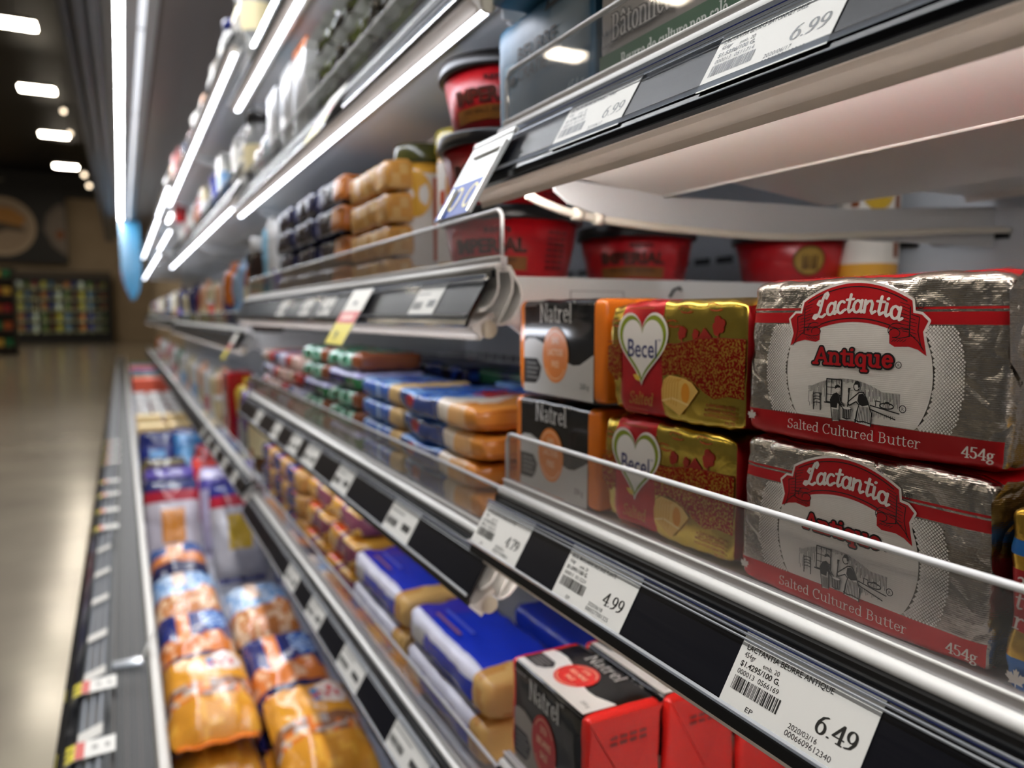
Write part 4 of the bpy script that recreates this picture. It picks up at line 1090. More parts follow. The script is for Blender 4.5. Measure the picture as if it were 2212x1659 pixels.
I = Ink(g, .0063, .0001); I.stroke(arc(.022, -.0165, .006, .0085, 0, 360, 16), .0012, .0009, 'ink:b8a63a'); I.stroke(arc(.045, -.0165, .006, .0085, 0, 360, 16), .0012, .0009, 'ink:b8a63a'); I.done('card_print', c)
b = MB(); slab(b, .0575, .0600, -.031, .021, .0056, .0078, 'gloss:f0f0ee'); b.build('sleeve_rib', t)
b = MB(); slab(b, .012, .0145, -.031, -.008, .0062, .0078, 'gloss:dfe4ee'); b.build('sleeve_rib', t)
b = MB(); slab(b, .012, .056, .0170, .0185, .0056, .0072, 'gloss:f0f0ee'); b.build('sleeve_rib', t)
# ------------------------------------------------------------------ second bay, third shelf: tubs, shakers, cheese
D1 = {k: TZ['1', k] + .0014 for k in 'TABCD'}
def tub_map(a0):
    def fn(u, v, e):
        r = .0478 + (v / .050) * .0095 + e; a = a0 + u / .054
        return (r * math.cos(a), r * math.sin(a), v)
    return fn
def imperial(I):
    k = mm
    I.sans('IMPERIAL', 0, 22 * k, 15 * k, 'ink:3c0f0c', bold=.05, width=66 * k, align='c'); I.up()
    I.sans('IMPERIAL', 0, 22.6 * k, 13.6 * k, 'ink:5a2a1c', bold=.01, width=63 * k, align='c')
    I.sans("REN'S", 9 * k, 37.5 * k, 5 * k, 'ink:3c0f0c', bold=.03, width=22 * k, align='c')
    for i in range(12):
        x0 = -34 + i * 5.6; I.poly([(x0 * k, (9 - .05 * abs(x0)) * k), ((x0 + 5.6) * k, (9 - .05 * abs(x0 + 5.6)) * k), ((x0 + 5.6) * k, (19.5 - .05 * abs(x0 + 5.6)) * k), (x0 * k, (19.5 - .05 * abs(x0)) * k)], 'ink:7a4a16')
    I.up(); I.sans('NO SALT ADDED', 0, 14.2 * k, 4 * k, 'ink:3a1a0a', bold=.02, width=48 * k, align='c'); I.rect(-22 * k, 22 * k, 10.2 * k, 12.0 * k, 'ink:4a240c')
    for i in range(7):
        for j in range(3): I.rect((50 + j * 7) * k, (56 + j * 7) * k, (9 + i * 4.6) * k, (11.4 + i * 4.6) * k, 'ink:6e0c10')
def medallion(I):
    k = mm
    for q, (r, c) in enumerate(((15, '1a1208'), (14, '8a6a24'), (12.4, 'a9843a'))):
        for i in range(6): I.poly([(r * math.cos(a) * 1.12 * k, (27 + r * math.sin(a)) * k) for a in [math.radians(60 * i + 12 * s) for s in range(6)]] + [(0, 27 * k)], 'ink:' + c)
        I.up()
    for x in (-6, -2, 3, 7): I.poly([((x - 1.6) * k, 18 * k), ((x + 1.6) * k, 18 * k), ((x + .8) * k, 33 * k), ((x - 1) * k, 31 * k)], 'ink:4a2c10')
def make_tub(label, loc, a0, art=imperial):
    t = thing('margarine_tub', label, 'tub', loc, group='red tubs in the second bay')
    b = MB(); b.lathe([(0, 0), (.044, 0), (.0478, .002), (.0573, .050), (.0560, .050), (.0440, .046), (0, .046)], 'ink:tubred', n=40); b.build('body', t)
    b = MB(); b.lathe([(.0574, .0475), (.0612, .0475), (.0618, .0495), (.0612, .0565), (.0600, .0585), (.0540, .0585), (.0530, .0568), (0, .0568)], 'plastic:161414', n=40); b.build('lid', t)
    I = Ink(tub_map(a0), .0006, .0002); art(I); I.done('printed_wrap', t)
    return t
TA = math.radians(222)
B1 = D1['B']
T1 = make_tub('red margarine tub with black lid, lowest of the stack of three', (.3010, .5890, B1), TA)
dup(T1, 'red margarine tub with black lid, middle of the stack of three', (.3000, .5900, B1 + .0588))
dup(T1, 'red margarine tub with black lid, topmost of the stack of three', (.3015, .5895, B1 + .1176))
dup(T1, 'red margarine tub right of the stack, its lid hidden by the curved bracket', (.4760, .6480, B1), (0, 0, math.radians(8)))
make_tub('red margarine tub with a gold medallion, farthest right above the silver bricks', (.6430, .5980, B1), math.radians(243), medallion)
def make_shaker(label, loc, cap, body, dot, tx):
    t = thing('cheese_shaker', label, 'container', loc)
    b = MB(); b.lathe([(0, 0), (.028, 0), (.0295, .002), (.0295, .024), (.0297, .025), (.0297, .122), (.0295, .123), (.0290, .133), (0, .133)], body, n=28, mats=[body, body, 'gloss:e0a63c', 'paper:e8e0d4', 'paper:e8e0d4', 'gloss:e0a63c', 'gloss:e0a63c', 'gloss:e0a63c']); b.build('body', t)
    b = MB(); b.lathe([(.0285, .1335), (.031, .1335), (.0312, .139), (.0312, .150), (.030, .153), (0, .153)], cap, n=28); b.build('lid', t)
    f = lambda a0: (lambda u, v, e: ((.0297 + e) * math.cos(a0 + u / .0297), (.0297 + e) * math.sin(a0 + u / .0297), v))
    I = Ink(f(math.radians(236)), .0005, .0002)
    for i in range(12): I.poly([(.017 * math.cos(a), .100 + .024 * math.sin(a)) for a in [math.radians(30 * i), math.radians(30 * i + 15), math.radians(30 * i + 30)]] + [(0, .100)], dot)
    I.rect(-.026, -.018, .080, .094, tx); I.rect(.018, .026, .030, .118, tx); I.done('label_print', t)
    return t
make_shaker('tall shaker with olive lid and white label with a yellow disc', (.300, .800, B1), 'gloss:4a4a20', 'gloss:e0a63c', 'ink:e2a832', 'ink:c85a34')
make_shaker('shaker with white lid half hidden by the red tubs, orange lettering', (.315, .715, B1), 'gloss:cbb84a', 'gloss:d8a03a', 'ink:d8923a', 'ink:d0572c')
make_shaker('yellow jar deep on the shelf right of the medallion tub', (.690, .540, B1), 'gloss:e8d060', 'gloss:d0a030', 'ink:c8a028', 'ink:8a4a24')

BR = {}
def put_brick(key, name, label, cat, loc, dims, paint, r=.008, amp=.003, rot=(0, 0, 0), part='film_wrap', group=None, art=None, step=.008, freq=45, seals=None):
    if key in BR:
        return dup(BR[key], label, loc, rot, group)
    t = thing(name, label, cat, loc, rot, group)
    brick_mesh(*dims, r, paint, amp=amp, step=step, seed=len(BR) + 30, flat=.45, freq=freq).build(part, t)
    if art: art(t)
    if seals:
        for y, out, mat in seals: seal_mesh(dims[0], y, dims[2], out, mat).build('end_seal', t)
    BR[key] = t
    return t
LV = ['bottom', 'second', 'third', 'fourth', 'top']
def lev(i, n): return 'lowest' if i == 0 else ('topmost' if i == n - 1 else ('second from bottom' if i == 1 else 'third from bottom' if i == 2 else 'fourth from bottom'))

# amber cheese slabs
def slab_paint(f, x, y, z): return 'film:d69a48' if noise.noise(Vector((x * 60, y * 60, z * 60))) < .22 else 'film:e2b46c'
for i in range(4):
    put_brick('slab', 'cheese_slab', 'amber wrapped cheese slab, %s in the stack left of the shaker' % lev(i, 4), 'cheese', (.292, .852, B1 + i * .0345), (.080, .150, .0335), slab_paint, r=.006, amp=.0035, group='amber cheese slabs')
# navy packs with an orange window
def navy_p(near):
    def p(f, x, y, z):
        if near and f in ('-x', '+z', '-y') and y < -.030: return 'film:b86a28'
        if f == '-x' and -.03 < y < .03: return 'film:241c24'
        if f == '-x' and y > .045: return 'film:6a6c8c'
        return 'film:16183c'
    return p
for c in range(3):
    for i in range(4):
        put_brick('navy%d' % (c == 0), 'sausage_pack', 'navy pack with orange window, %s of the %s column left of the slabs' % (lev(i, 4), ['nearest', 'middle', 'farthest'][c]), 'food pack', (.290 + .004 * (i % 2), 1.030 + c * .155, B1 + i * .0385), (.085, .140, .0375), navy_p(c == 0), r=.010, amp=.004, group='navy packs on the third shelf')
for k, (y, h, c1, c2, c3, lab) in enumerate(((1.500, .155, 'film:white', 'film:royal', 'film:cream', 'white and royal blue pouch standing left of the navy packs'), (1.560, .165, 'film:c9c6c0', 'film:9ab8c8', 'film:white', 'pale grey pouch standing at the far end of the third shelf'), (1.615, .150, 'film:7fb4cc', 'film:3f8ca4', 'film:c8e0e8', 'light blue pouch at the far end of the third shelf'))):
    put_brick('pch%d' % k, 'cheese_pouch', lab, 'pouch', (.285, y, B1), (.050, .042, h), lambda f, x, y, z, a=c1, b=c2, c=c3: a if z > .06 + .3 * y else (b if y < .01 else c), r=.012, amp=.004)

# second bay, second shelf: dark packs with silver crimps, white cartons
A1 = D1['A']
def olive_paint(f, x, y, z):
    n = noise.noise(Vector((x * 28, y * 28, z * 28)))
    if f == '+y': return 'film:3a3424' if n < .1 else 'film:6a7a2c'
    return 'film:2c2620' if n < .15 else 'film:4b4e22'
for c in range(3):
    for i in range(4):
        put_brick('olive', 'jerky_pack', 'dark olive pack with silver crimp, %s of the %s column' % (lev(i, 4), ['nearest', 'middle', 'farthest'][c]), 'food pack', (.302, .745 + c * .152, A1 + i * .0385), (.142, .090, .036), olive_paint, r=.010, amp=.004, rot=(0, 0, math.pi / 2), group='dark olive packs', seals=((.044, .014, 'metal:d8d8d4'),))
def oc_paint(f, x, y, z):
    if z > .148: return 'gloss:orange'
    if f == '-y' and .095 < z < .135 and -.01 < x < .012: return 'gloss:3f4a9a'
    return 'gloss:white'
put_brick('oc', 'milk_carton', 'white carton with orange top and blue mark behind the olive packs', 'carton', (.292, 1.205, A1), (.075, .090, .163), oc_paint, r=.003, amp=.0006, part='carton_body', step=.012)
put_brick('oc2', 'milk_carton', 'white carton with teal edge, second behind the olive packs', 'carton', (.290, 1.310, A1), (.072, .085, .158), lambda f, x, y, z: 'gloss:teal' if f == '-y' and x > .012 or z > .152 else 'gloss:white', r=.003, amp=.0006, part='carton_body', step=.012)
put_brick('oc3', 'milk_carton', 'white carton with faint blue oval, third behind the olive packs', 'carton', (.290, 1.425, A1), (.078, .085, .150), lambda f, x, y, z: 'gloss:8fa6c4' if f == '-y' and (x / .018) ** 2 + ((z - .095) / .035) ** 2 < 1 else ('gloss:4a4a48' if z < .045 else 'gloss:d8d8d6'), r=.004, amp=.0006, part='carton_body', step=.008)
put_brick('oc4', 'milk_carton', 'small brown and teal carton at the far end of the second shelf', 'carton', (.290, 1.530, A1), (.070, .070, .095), lambda f, x, y, z: 'gloss:teal' if z > .05 else 'gloss:brown', r=.004, amp=.0006, part='carton_body', step=.012)
put_brick('oc5', 'milk_carton', 'rusty orange carton low at the far end of the second shelf', 'carton', (.290, 1.612, A1), (.070, .070, .085), lambda f, x, y, z: 'gloss:rust' if z > .04 else 'gloss:white', r=.004, amp=.0006, part='carton_body', step=.012)

# second bay, fourth shelf: stacked slice packs
C1 = D1['C']
def slice_paint(f, x, y, z):
    n = noise.noise(Vector((x * 30, y * 30, 1)))
    if f == '-y': return 'film:d98a3a' if (z * 1000) % 6 > 2 else 'film:c26e24'
    if y < -.045 + .02 * math.sin(x * 60): return 'film:d88a34' if n < .2 else 'film:e8b070'
    if y < -.015: return 'film:e6d6c0'
    if f == '+z' and (x - .012) ** 2 + (y - .0) ** 2 < .0005: return 'film:c8202c'
    if f == '+z': return 'film:2f62b8' if n < .1 else 'film:7fa8dc'
    if f == '-x' and (y - .06) ** 2 + (z - .014) ** 2 < .0001: return 'film:a02030'
    return 'film:2a3f78' if f == '-x' else 'film:3a6cc0'
for r in range(2):
    for i in range(4):
        put_brick('slice', 'cheese_slice_pack', 'blue and orange slice pack, %s of the %s stack by the black packs' % (lev(i, 4), ['front', 'rear'][r]), 'cheese', (.308 + .118 * r - .003 * (i % 2), .645 + .006 * (i % 2) + .02 * r, C1 + i * .0238), (.112, .196, .0232), slice_paint, r=.008, amp=.003, group='blue and orange slice packs', step=.006)
def bt_paint(f, x, y, z):
    if y < -.042: return 'film:e2bc7c'
    n = noise.noise(Vector((x * 40, y * 40, z * 40)))
    return 'film:2f62b8' if n < .15 else 'film:9cc4ec'
for i in range(4):
    put_brick('bt', 'cheese_slice_pack', 'blue pack with a tan end, %s of the stack in the shelf middle' % lev(i, 4), 'cheese', (.298, .826, C1 + i * .0242), (.090, .140, .0236), bt_paint, r=.009, amp=.003, group='blue packs with tan ends', step=.007)
def gr_paint(f, x, y, z):
    n = noise.noise(Vector((x * 36, y * 36, z * 50)))
    if y < -.048: return 'film:8a4a2a'
    return 'film:1f6b4a' if n < .1 else ('film:7cc4a4' if n < .3 else 'film:d8e4d4')
for c in range(2):
    for i in range(5):
        put_brick('gr' if (c + i) % 3 else 'gr2', 'cheese_slice_pack', '%s slice pack, %s of the %s column toward the far end' % ('green' if (c + i) % 3 else 'navy and green', lev(i, 5), ['near', 'far'][c]), 'cheese', (.298, .985 + c * .165, C1 + i * .0248), (.090, .150, .0242), gr_paint if (c + i) % 3 else (lambda f, x, y, z: 'film:b8b4d8' if z > .019 else ('film:1b1d54' if y > -.02 else 'film:2c6a3c')), r=.009, amp=.003, group='green slice packs', step=.008)
FC = [('film:c83c34', 'film:e8c0b0', 'red and cream'), ('film:1f2a6a', 'film:c8c4d8', 'navy and pale'), ('film:d8b8a0', 'film:b03028', 'peach and red')]
for i in range(4):
    for c in range(3):
        a, b_, nm = FC[(i + c) % 3]
        put_brick('fc%d' % ((i + c) % 3), 'cheese_slice_pack', '%s slice pack, %s of the %s far column' % (nm, lev(i, 4), ['first', 'second', 'third'][c]), 'cheese', (.296, 1.310 + c * .122, C1 + i * .0260), (.090, .112, .0252), lambda f, x, y, z, a=a, b=b_: a if y > -.01 else b, r=.009, amp=.003, group='small packs at the far end of the fourth shelf', step=.01)

def deep_paint(c):
    def p(f, x, y, z):
        n = noise.noise(Vector((x * 30, y * 30, z * 60 + len(c))))
        return 'film:14163c' if n < .1 else 'film:' + c
    return p
for cc in range(5):  # packs added to hide the bright back panel and keep this depth dark
    c1, nm = (('2a4a94', 'blue'), ('1d4a30', 'green'), ('2a4a94', 'blue'), ('6a2028', 'dark red'), ('1d4a30', 'green'))[cc]
    for i in range(4):
        put_brick('deep' + c1, 'cheese_slice_pack', 'added navy and %s pack darkening fourth shelf, %s of %s rear column' % (nm, lev(i, 4), ORD[cc]), 'cheese', (.560 if cc == 0 else .440 + .01 * (cc % 2), .640 if cc == 0 else .640 + cc * .165, C1 + i * .026), (.100, .150, .0252), deep_paint(c1), r=.008, amp=.003, group='dark packs added to darken the fourth shelf rear', step=.012)

# second bay, lowest shelf: royal blue cheese, orange bags, navy packs
DD = D1['D']
def rb_paint(f, x, y, z):
    if y < -.068: return 'film:e0b268' if noise.noise(Vector((x * 20, y * 90, z * 90))) < .2 else 'film:d0964a'
    if x < -.034 and z > .029: return 'film:e8e6f0'
    if f == '-x' and ((y - .068) / .020) ** 2 + ((z - .020) / .012) ** 2 < 1: return 'film:d8d8d4'
    if f == '+z' and y > .05: return 'film:3a34b0'
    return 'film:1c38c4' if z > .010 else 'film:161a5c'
def rb_art(t):
    I = Ink(face_top(.0385, -.02), .0028, .0004)
    I.rect(-.060, .008, .005, .009, 'ink:4a5ad0'); I.rect(-.056, .004, -.007, -.003, 'ink:8a5a80'); I.done('label_print', t)
for c in range(2):
    for i in range(2):
        put_brick('rb', 'cheese_block', 'royal blue cheese pack with tan end, %s of the %s pair' % (['lower', 'upper'][i], ['nearest', 'next'][c]), 'cheese', (.296 + .004 * i, .648 + c * .212, DD + i * .0392), (.088, .200, .0385), rb_paint, r=.011, amp=.003, group='royal blue cheese packs', art=rb_art, step=.006)
def rb2_art(t):
    I = Ink(face_top(.0385, 0), .0028, .0004)
    I.roman('cees', -.030, -.020, .040, 'ink:c8d4f0', rx=.06, ry=.05, width=.075, shear=.1); I.done('script_print', t)
    I = Ink(face_top(.0385, 0), .0028, .0004); I.disc(.012, .026, .030, .014, 'ink:d8c8b8'); I.up(); I.disc(.012, .026, .024, .009, 'ink:a88a74'); I.done('label_print', t)
for i in range(2):
    put_brick('rb2', 'cheese_block', 'royal blue cheese pack with white script, lying deeper, %s one' % ['lower', 'upper'][i], 'cheese', (.412, .606, DD + i * .0405), (.110, .190, .0385), lambda f, x, y, z: 'film:1a2f9c' if y > -.07 else 'film:161a5c', r=.010, amp=.003, art=rb2_art, group='blue packs with script')
put_brick('card', 'cardboard_case', 'brown cardboard case at the back of the lowest shelf behind the script packs', 'box', (.580, .640, DD), (.180, .260, .085), lambda f, x, y, z: 'paper:cardboard', r=.003, amp=0, part='carton_body', step=.05)
def og_paint(f, x, y, z):
    n = noise.noise(Vector((x * 26, y * 26, z * 26)))
    if n > .25: return 'film:8a4a5a'
    if f == '+z' and y > .0: return 'film:e85a2c' if n < -.1 else 'film:ee9030'
    return 'film:e8a83c' if n < .1 else 'film:f0c878'
for c in range(2):
    for i in range(3):
        put_brick('og%d' % (i % 2), 'cheese_bag', 'orange bag, %s in the %s pile of the lowest shelf' % (lev(i, 3), ['near', 'far'][c]), 'cheese bag', (.300 + .006 * i, 1.040 + c * .150, DD + i * .042), (.100, .140, .040), og_paint, r=.014, amp=.006, group='orange bags on the lowest shelf', freq=30)
def nv_paint(f, x, y, z):
    if f == '-y' or y < -.03: return 'film:d8a45c'
    n = noise.noise(Vector((x * 30, y * 30, z * 60)))
    return 'film:1b1f54' if n < .1 else ('film:2c4cb0' if n < .3 else 'film:c86a3a')
for c in range(3):
    for i in range(3):
        put_brick('nv', 'cheese_bag', 'navy and tan pack, %s of the %s column at the far end below' % (lev(i, 3), ['near', 'middle', 'far'][c]), 'cheese bag', (.298, 1.330 + c * .125, DD + i * .041), (.095, .116, .040), nv_paint, r=.011, amp=.005, group='navy packs on the lowest shelf', freq=34)

# ------------------------------------------------------------------ the bottom bin
WZ = -.7305
PB = {}
def put_bag(key, label, x, y, z, W, L, T, paint, rz=0, rx=0, ry=0, seal='film:orange', art=None, group=None, seed=0):
    loc = (x, y, z)
    if key in PB: return dup(PB[key], label, loc, (rx, ry, rz), group)
    t = thing('shredded_cheese_bag', label, 'cheese bag', loc, (rx, ry, rz), group)
    pillow_mesh(W, L, T, paint, seed=seed).build('film_bag', t)
    seal_mesh(W * .9, -L / 2 + .004, T, -.016, seal).build('end_seal', t); seal_mesh(W * .9, L / 2 - .004, T, .012, seal).build('end_seal', t)
    if art: art(t)
    PB[key] = t
    return t
def ob_paint(u, v, s):
    if s < 0: return 'film:c87a20'
    q = (u - .35) ** 2 / .16 + (v - .48) ** 2 / .10
    if q < .35 or (q < .8 and abs(v - .42) < .12): return 'film:c8403a' if (u * 9 + v * 5) % 2 < 1.2 else 'film:e6d2c8'
    if q < 1: return 'film:ecdcd0' if u > .1 else 'film:5a8fc0'
    if v > .0: return 'film:e09a2c'
    n = noise.noise(Vector((u * 4, v * 5, 2)))
    if -.45 < v < .02: return 'film:8a5a3c' if n < -.1 else ('film:b8a69a' if n < .08 else ('film:d8742c' if n < .3 else 'film:e8b070'))
    return 'film:d8922c' if n < .1 else 'film:e8a83c'
def ob2_paint(u, v, s):
    return ob_paint(u, v, s)
def nb_paint(u, v, s):
    if s < 0: return 'film:161c4c'
    if v < -.72: return 'film:1a1f54'
    if v < -.25 + .1 * math.sin(u * 5): return 'film:d87a34' if noise.noise(Vector((u * 4, v * 4, 7))) < .15 else 'film:f0bc94'
    if -.45 < u < -.12: return 'film:e08440'
    if (u - .42) ** 2 / .12 + (v - .3) ** 2 / .16 < 1: return 'film:a8c4e8' if (u * 11 + v * 9) % 2 < 1.1 else 'film:3a62b0'
    return 'film:1c2a74'
def sk_paint(u, v, s):
    if s < 0: return 'film:3a5a94'
    if v < -.15 + .12 * math.sin(u * 4): return 'film:c87c40' if noise.noise(Vector((u * 5, v * 5, 9))) < .1 else 'film:f0c8a0'
    if -.3 < u < .05 and v > .1: return 'film:e8c8b0'
    return 'film:7fa6d4' if noise.noise(Vector((u * 4, v * 4, 4))) < .1 else 'film:c4d8ee'
def tn_paint(u, v, s):
    if v < -.3: return 'film:1a1a44'
    if abs(u + .1) < .22 and v > -.1: return 'film:f0b48c'
    return 'film:3a5a94' if v > .1 else 'film:d07a3c'
put_bag('ob', 'lower orange cheese bag under the nearest left one in the bottom bin', .1040, 1.275, WZ, .132, .222, .062, ob_paint, group='orange bags in the bottom bin', seed=3)
put_bag('ob', 'orange cheese bag with red and white logo, nearest left one in the bottom bin', .1040, 1.290, WZ + .082, .132, .222, .062, ob_paint, rx=.12, rz=.0, group='orange bags in the bottom bin')
put_bag('ob', 'lower orange cheese bag under the nearest right one in the bottom bin', .2375, 1.105, WZ, .132, .222, .062, ob_paint, rz=.0, group='orange bags in the bottom bin')
put_bag('ob', 'orange cheese bag with red and white logo, nearest right one in the bottom bin', .2375, 1.100, WZ + .082, .132, .222, .062, ob_paint, rx=.12, rz=.0, group='orange bags in the bottom bin')
put_bag('nb', 'lower navy and orange bag under the second left one in the bin', .1040, 1.520, WZ, .130, .216, .060, nb_paint, seal='film:navy', group='navy and orange bags in the bottom bin', seed=5)
put_bag('nb', 'navy and orange cheese bag, second left one in the bottom bin', .1040, 1.530, WZ + .079, .130, .216, .060, nb_paint, rx=.12, rz=.0, group='navy and orange bags in the bottom bin')
put_bag('nb', 'lower navy and orange bag under the second right one in the bin', .2375, 1.345, WZ, .130, .216, .060, nb_paint, rz=.0, group='navy and orange bags in the bottom bin')
put_bag('nb', 'navy and orange cheese bag, second right one in the bottom bin', .2375, 1.340, WZ + .079, .130, .216, .060, nb_paint, rx=.12, rz=.0, group='navy and orange bags in the bottom bin')
put_bag('nb', 'navy bag tip showing at the photo bottom edge beside the bin shelf', .285, .860, WZ, .130, .216, .060, nb_paint, rz=-.1, group='navy and orange bags in the bottom bin')
put_bag('sk', 'light blue and tan cheese bag, third left one in the bottom bin', .1040, 1.775, WZ + .078, .130, .226, .064, sk_paint, rx=.12, rz=.0, seal='film:navy', group='light blue bags in the bottom bin', seed=8)
put_bag('sk', 'lower light blue bag under the third left one in the bin', .1040, 1.770, WZ, .130, .226, .064, sk_paint, group='light blue bags in the bottom bin')
put_bag('sk', 'light blue and tan cheese bag, third right one in the bottom bin', .2375, 1.620, WZ + .078, .130, .226, .064, sk_paint, rx=.12, rz=.0, group='light blue bags in the bottom bin')
put_bag('sk', 'lower light blue bag under the third right one in the bin', .2375, 1.620, WZ, .130, .226, .064, sk_paint, group='light blue bags in the bottom bin')
put_bag('tn', 'navy and peach bag, fourth left one in the bottom bin', .1040, 2.040, WZ + .076, .130, .222, .062, tn_paint, rx=.12, rz=.0, seal='film:navy', group='navy and peach bags', seed=9)
put_bag('tn', 'lower navy and peach bag under the fourth left one in the bin', .1040, 2.035, WZ, .130, .222, .062, tn_paint, group='navy and peach bags')
def ST(a, b, c, d):
    def p(u, v, s):
        if v > .72: return a
        if v > .50: return b
        if abs(u) < .35 and -.4 < v < .35: return c
        return d
    return p
# bags standing on their ends, leaning back
STB = [(.105, 2.285, ('film:navy', 'film:b02838', 'film:d88a34', 'film:c8c0c8'), 'navy topped white bag with orange picture standing behind the flat bags, left one'),
       (.260, 2.150, ('film:2a2f7a', 'film:b02838', 'film:e0b83c', 'film:c4c0c4'), 'navy topped white bag with yellow picture standing in the bin, middle one'),
       (.400, 2.050, ('film:d8d4e4', 'film:c8c4dc', 'film:1f3f90', 'film:1f3f90'), 'pale topped royal blue bag standing right in the bin'),
       (.110, 2.470, ('film:5a4a9a', 'film:c8c0d8', 'film:b85a34', 'film:d0c8d4'), 'lilac and white bag standing second row left in the bin'),
       (.255, 2.400, ('film:c8c0dc', 'film:5a50a0', 'film:c8b8cc', 'film:b8b0cc'), 'pale lilac bag standing second row middle in the bin'),
       (.390, 2.300, ('film:c8b84c', 'film:6a3a8a', 'film:e8a0a8', 'film:c8a8c4'), 'pink and purple bag standing second row right in the bin')]
for k, (x, y, cs, lab) in enumerate(STB):
    put_bag('st%d' % k, lab, x, y, WZ + .146, .140, .250, .055, ST(*cs), rx=math.radians(68), seal=cs[0], seed=20 + k)
REDS = [(.268, 2.80, 'bright red bag leaning in the bin, nearest of the red pair', ('film:red', 'film:d83a34', 'film:f0b8b0', 'film:c8141c')), (.300, 3.05, 'bright red bag leaning in the bin, farther of the red pair', ('film:red', 'film:red', 'film:red', 'film:b01018')),
        (.110, 2.82, 'brown and gold bag standing left of the red bags', ('film:4a4028', 'film:6a5a30', 'film:8a7434', 'film:5a4a2c'))]
for k, (x, y, lab, cs) in enumerate(REDS):
    put_bag('rd%d' % k, lab, x, y, WZ + .128, .145, .230, .06, ST(*cs), rx=math.radians(52), seal=cs[0], seed=40 + k)
BL = [(.107, 3.35, ('film:navy', 'film:navy', 'film:4a8cc4', 'film:1c2a74'), 'navy pouch at the left of the bin behind the brown bag'), (.230, 3.42, ('film:navy', 'film:4a8cc4', 'film:6aa8d8', 'film:3f7ab0'), 'sky blue pouch in the bin middle behind the red bags'), (.375, 3.42, ('film:7fb4f0', 'film:6aa4ec', 'film:c84a4a', 'film:b83a44'), 'red pouch with a pale blue top at the right of the bin')]
for k, (x, y, cs, lab) in enumerate(BL):
    put_bag('bl%d' % k, lab, x, y, WZ + .140, .135, .240, .055, ST(*cs), rx=math.radians(64), seal=cs[0], seed=60 + k)
for r in range(3):
    for c in range(3):
        put_brick('crm', 'food_carton', 'cream carton in the bin, %s row from the near side, %s from the left' % (ORD[r], ORD[c]), 'carton', (.115 + c * .150, 3.90 + r * .42, WZ), (.135, .120, .175), lambda f, x, y, z: 'paper:leaf' if f == '+z' and abs(y) < .02 and abs(x) < .04 else ('paper:e8c88c' if z > .12 else 'paper:cream'), r=.006, amp=.001, part='carton_body', step=.02, group='cream cartons in the bin')
cup0 = None
for r in range(4):
    for c in range(4):
        lab = 'white cup with red base in the bin, %s row back, %s from the left' % (ORD[r], ORD[c]); loc = (.10 + c * .11, 5.45 + r * .42, WZ)
        if cup0 is None:
            cup0 = thing('yogurt_cup', lab, 'cup', loc, group='white and red cups in the bin')
            b = MB(); b.lathe([(0, 0), (.040, 0), (.043, .06), (.046, .12), (0, .12)], 'gloss:white', n=16, mats=['gloss:red', 'gloss:b02830', 'gloss:white', 'gloss:white']); b.build('cup', cup0)
            b = MB(); b.lathe([(.047, .120), (.049, .124), (.047, .128), (0, .128)], 'gloss:white', n=16); b.build('lid', cup0)
        else: dup(cup0, lab, loc)
for r in range(6):
    c1 = ['paper:d8583a', 'paper:2f6a4c', 'paper:3a4a94', 'paper:d8583a', 'paper:b8a8c8', 'paper:2f6a4c'][r]
    put_brick('fb%s' % c1, 'food_carton', 'wide %s carton at the far end of the bin, %s row' % ({'paper:d8583a': 'orange red', 'paper:2f6a4c': 'green', 'paper:3a4a94': 'blue', 'paper:b8a8c8': 'lilac'}[c1], ORD[r]), 'carton', (.27, 7.3 + r * .5, WZ), (.42, .30, .20), lambda f, x, y, z, c=c1: c if z > .07 else 'paper:white', r=.006, amp=0, part='carton_body', step=.06, group='far cartons in the bin')
# blue and gold packs standing along the back of the bin
for k in range(4):
    put_brick('sb', 'cheese_block', 'blue and gold pack deep in the bin under the lowest shelf, %s from camera' % ORD[k], 'cheese', (.408, 1.10 + k * .165, WZ), (.100, .150, .110), lambda f, x, y, z: 'film:b8843c' if ((x * 18 + y * 26 + z * 20) % 1) < .3 else 'film:1f4a9c', r=.010, amp=.004, group='blue and gold packs in the bin')

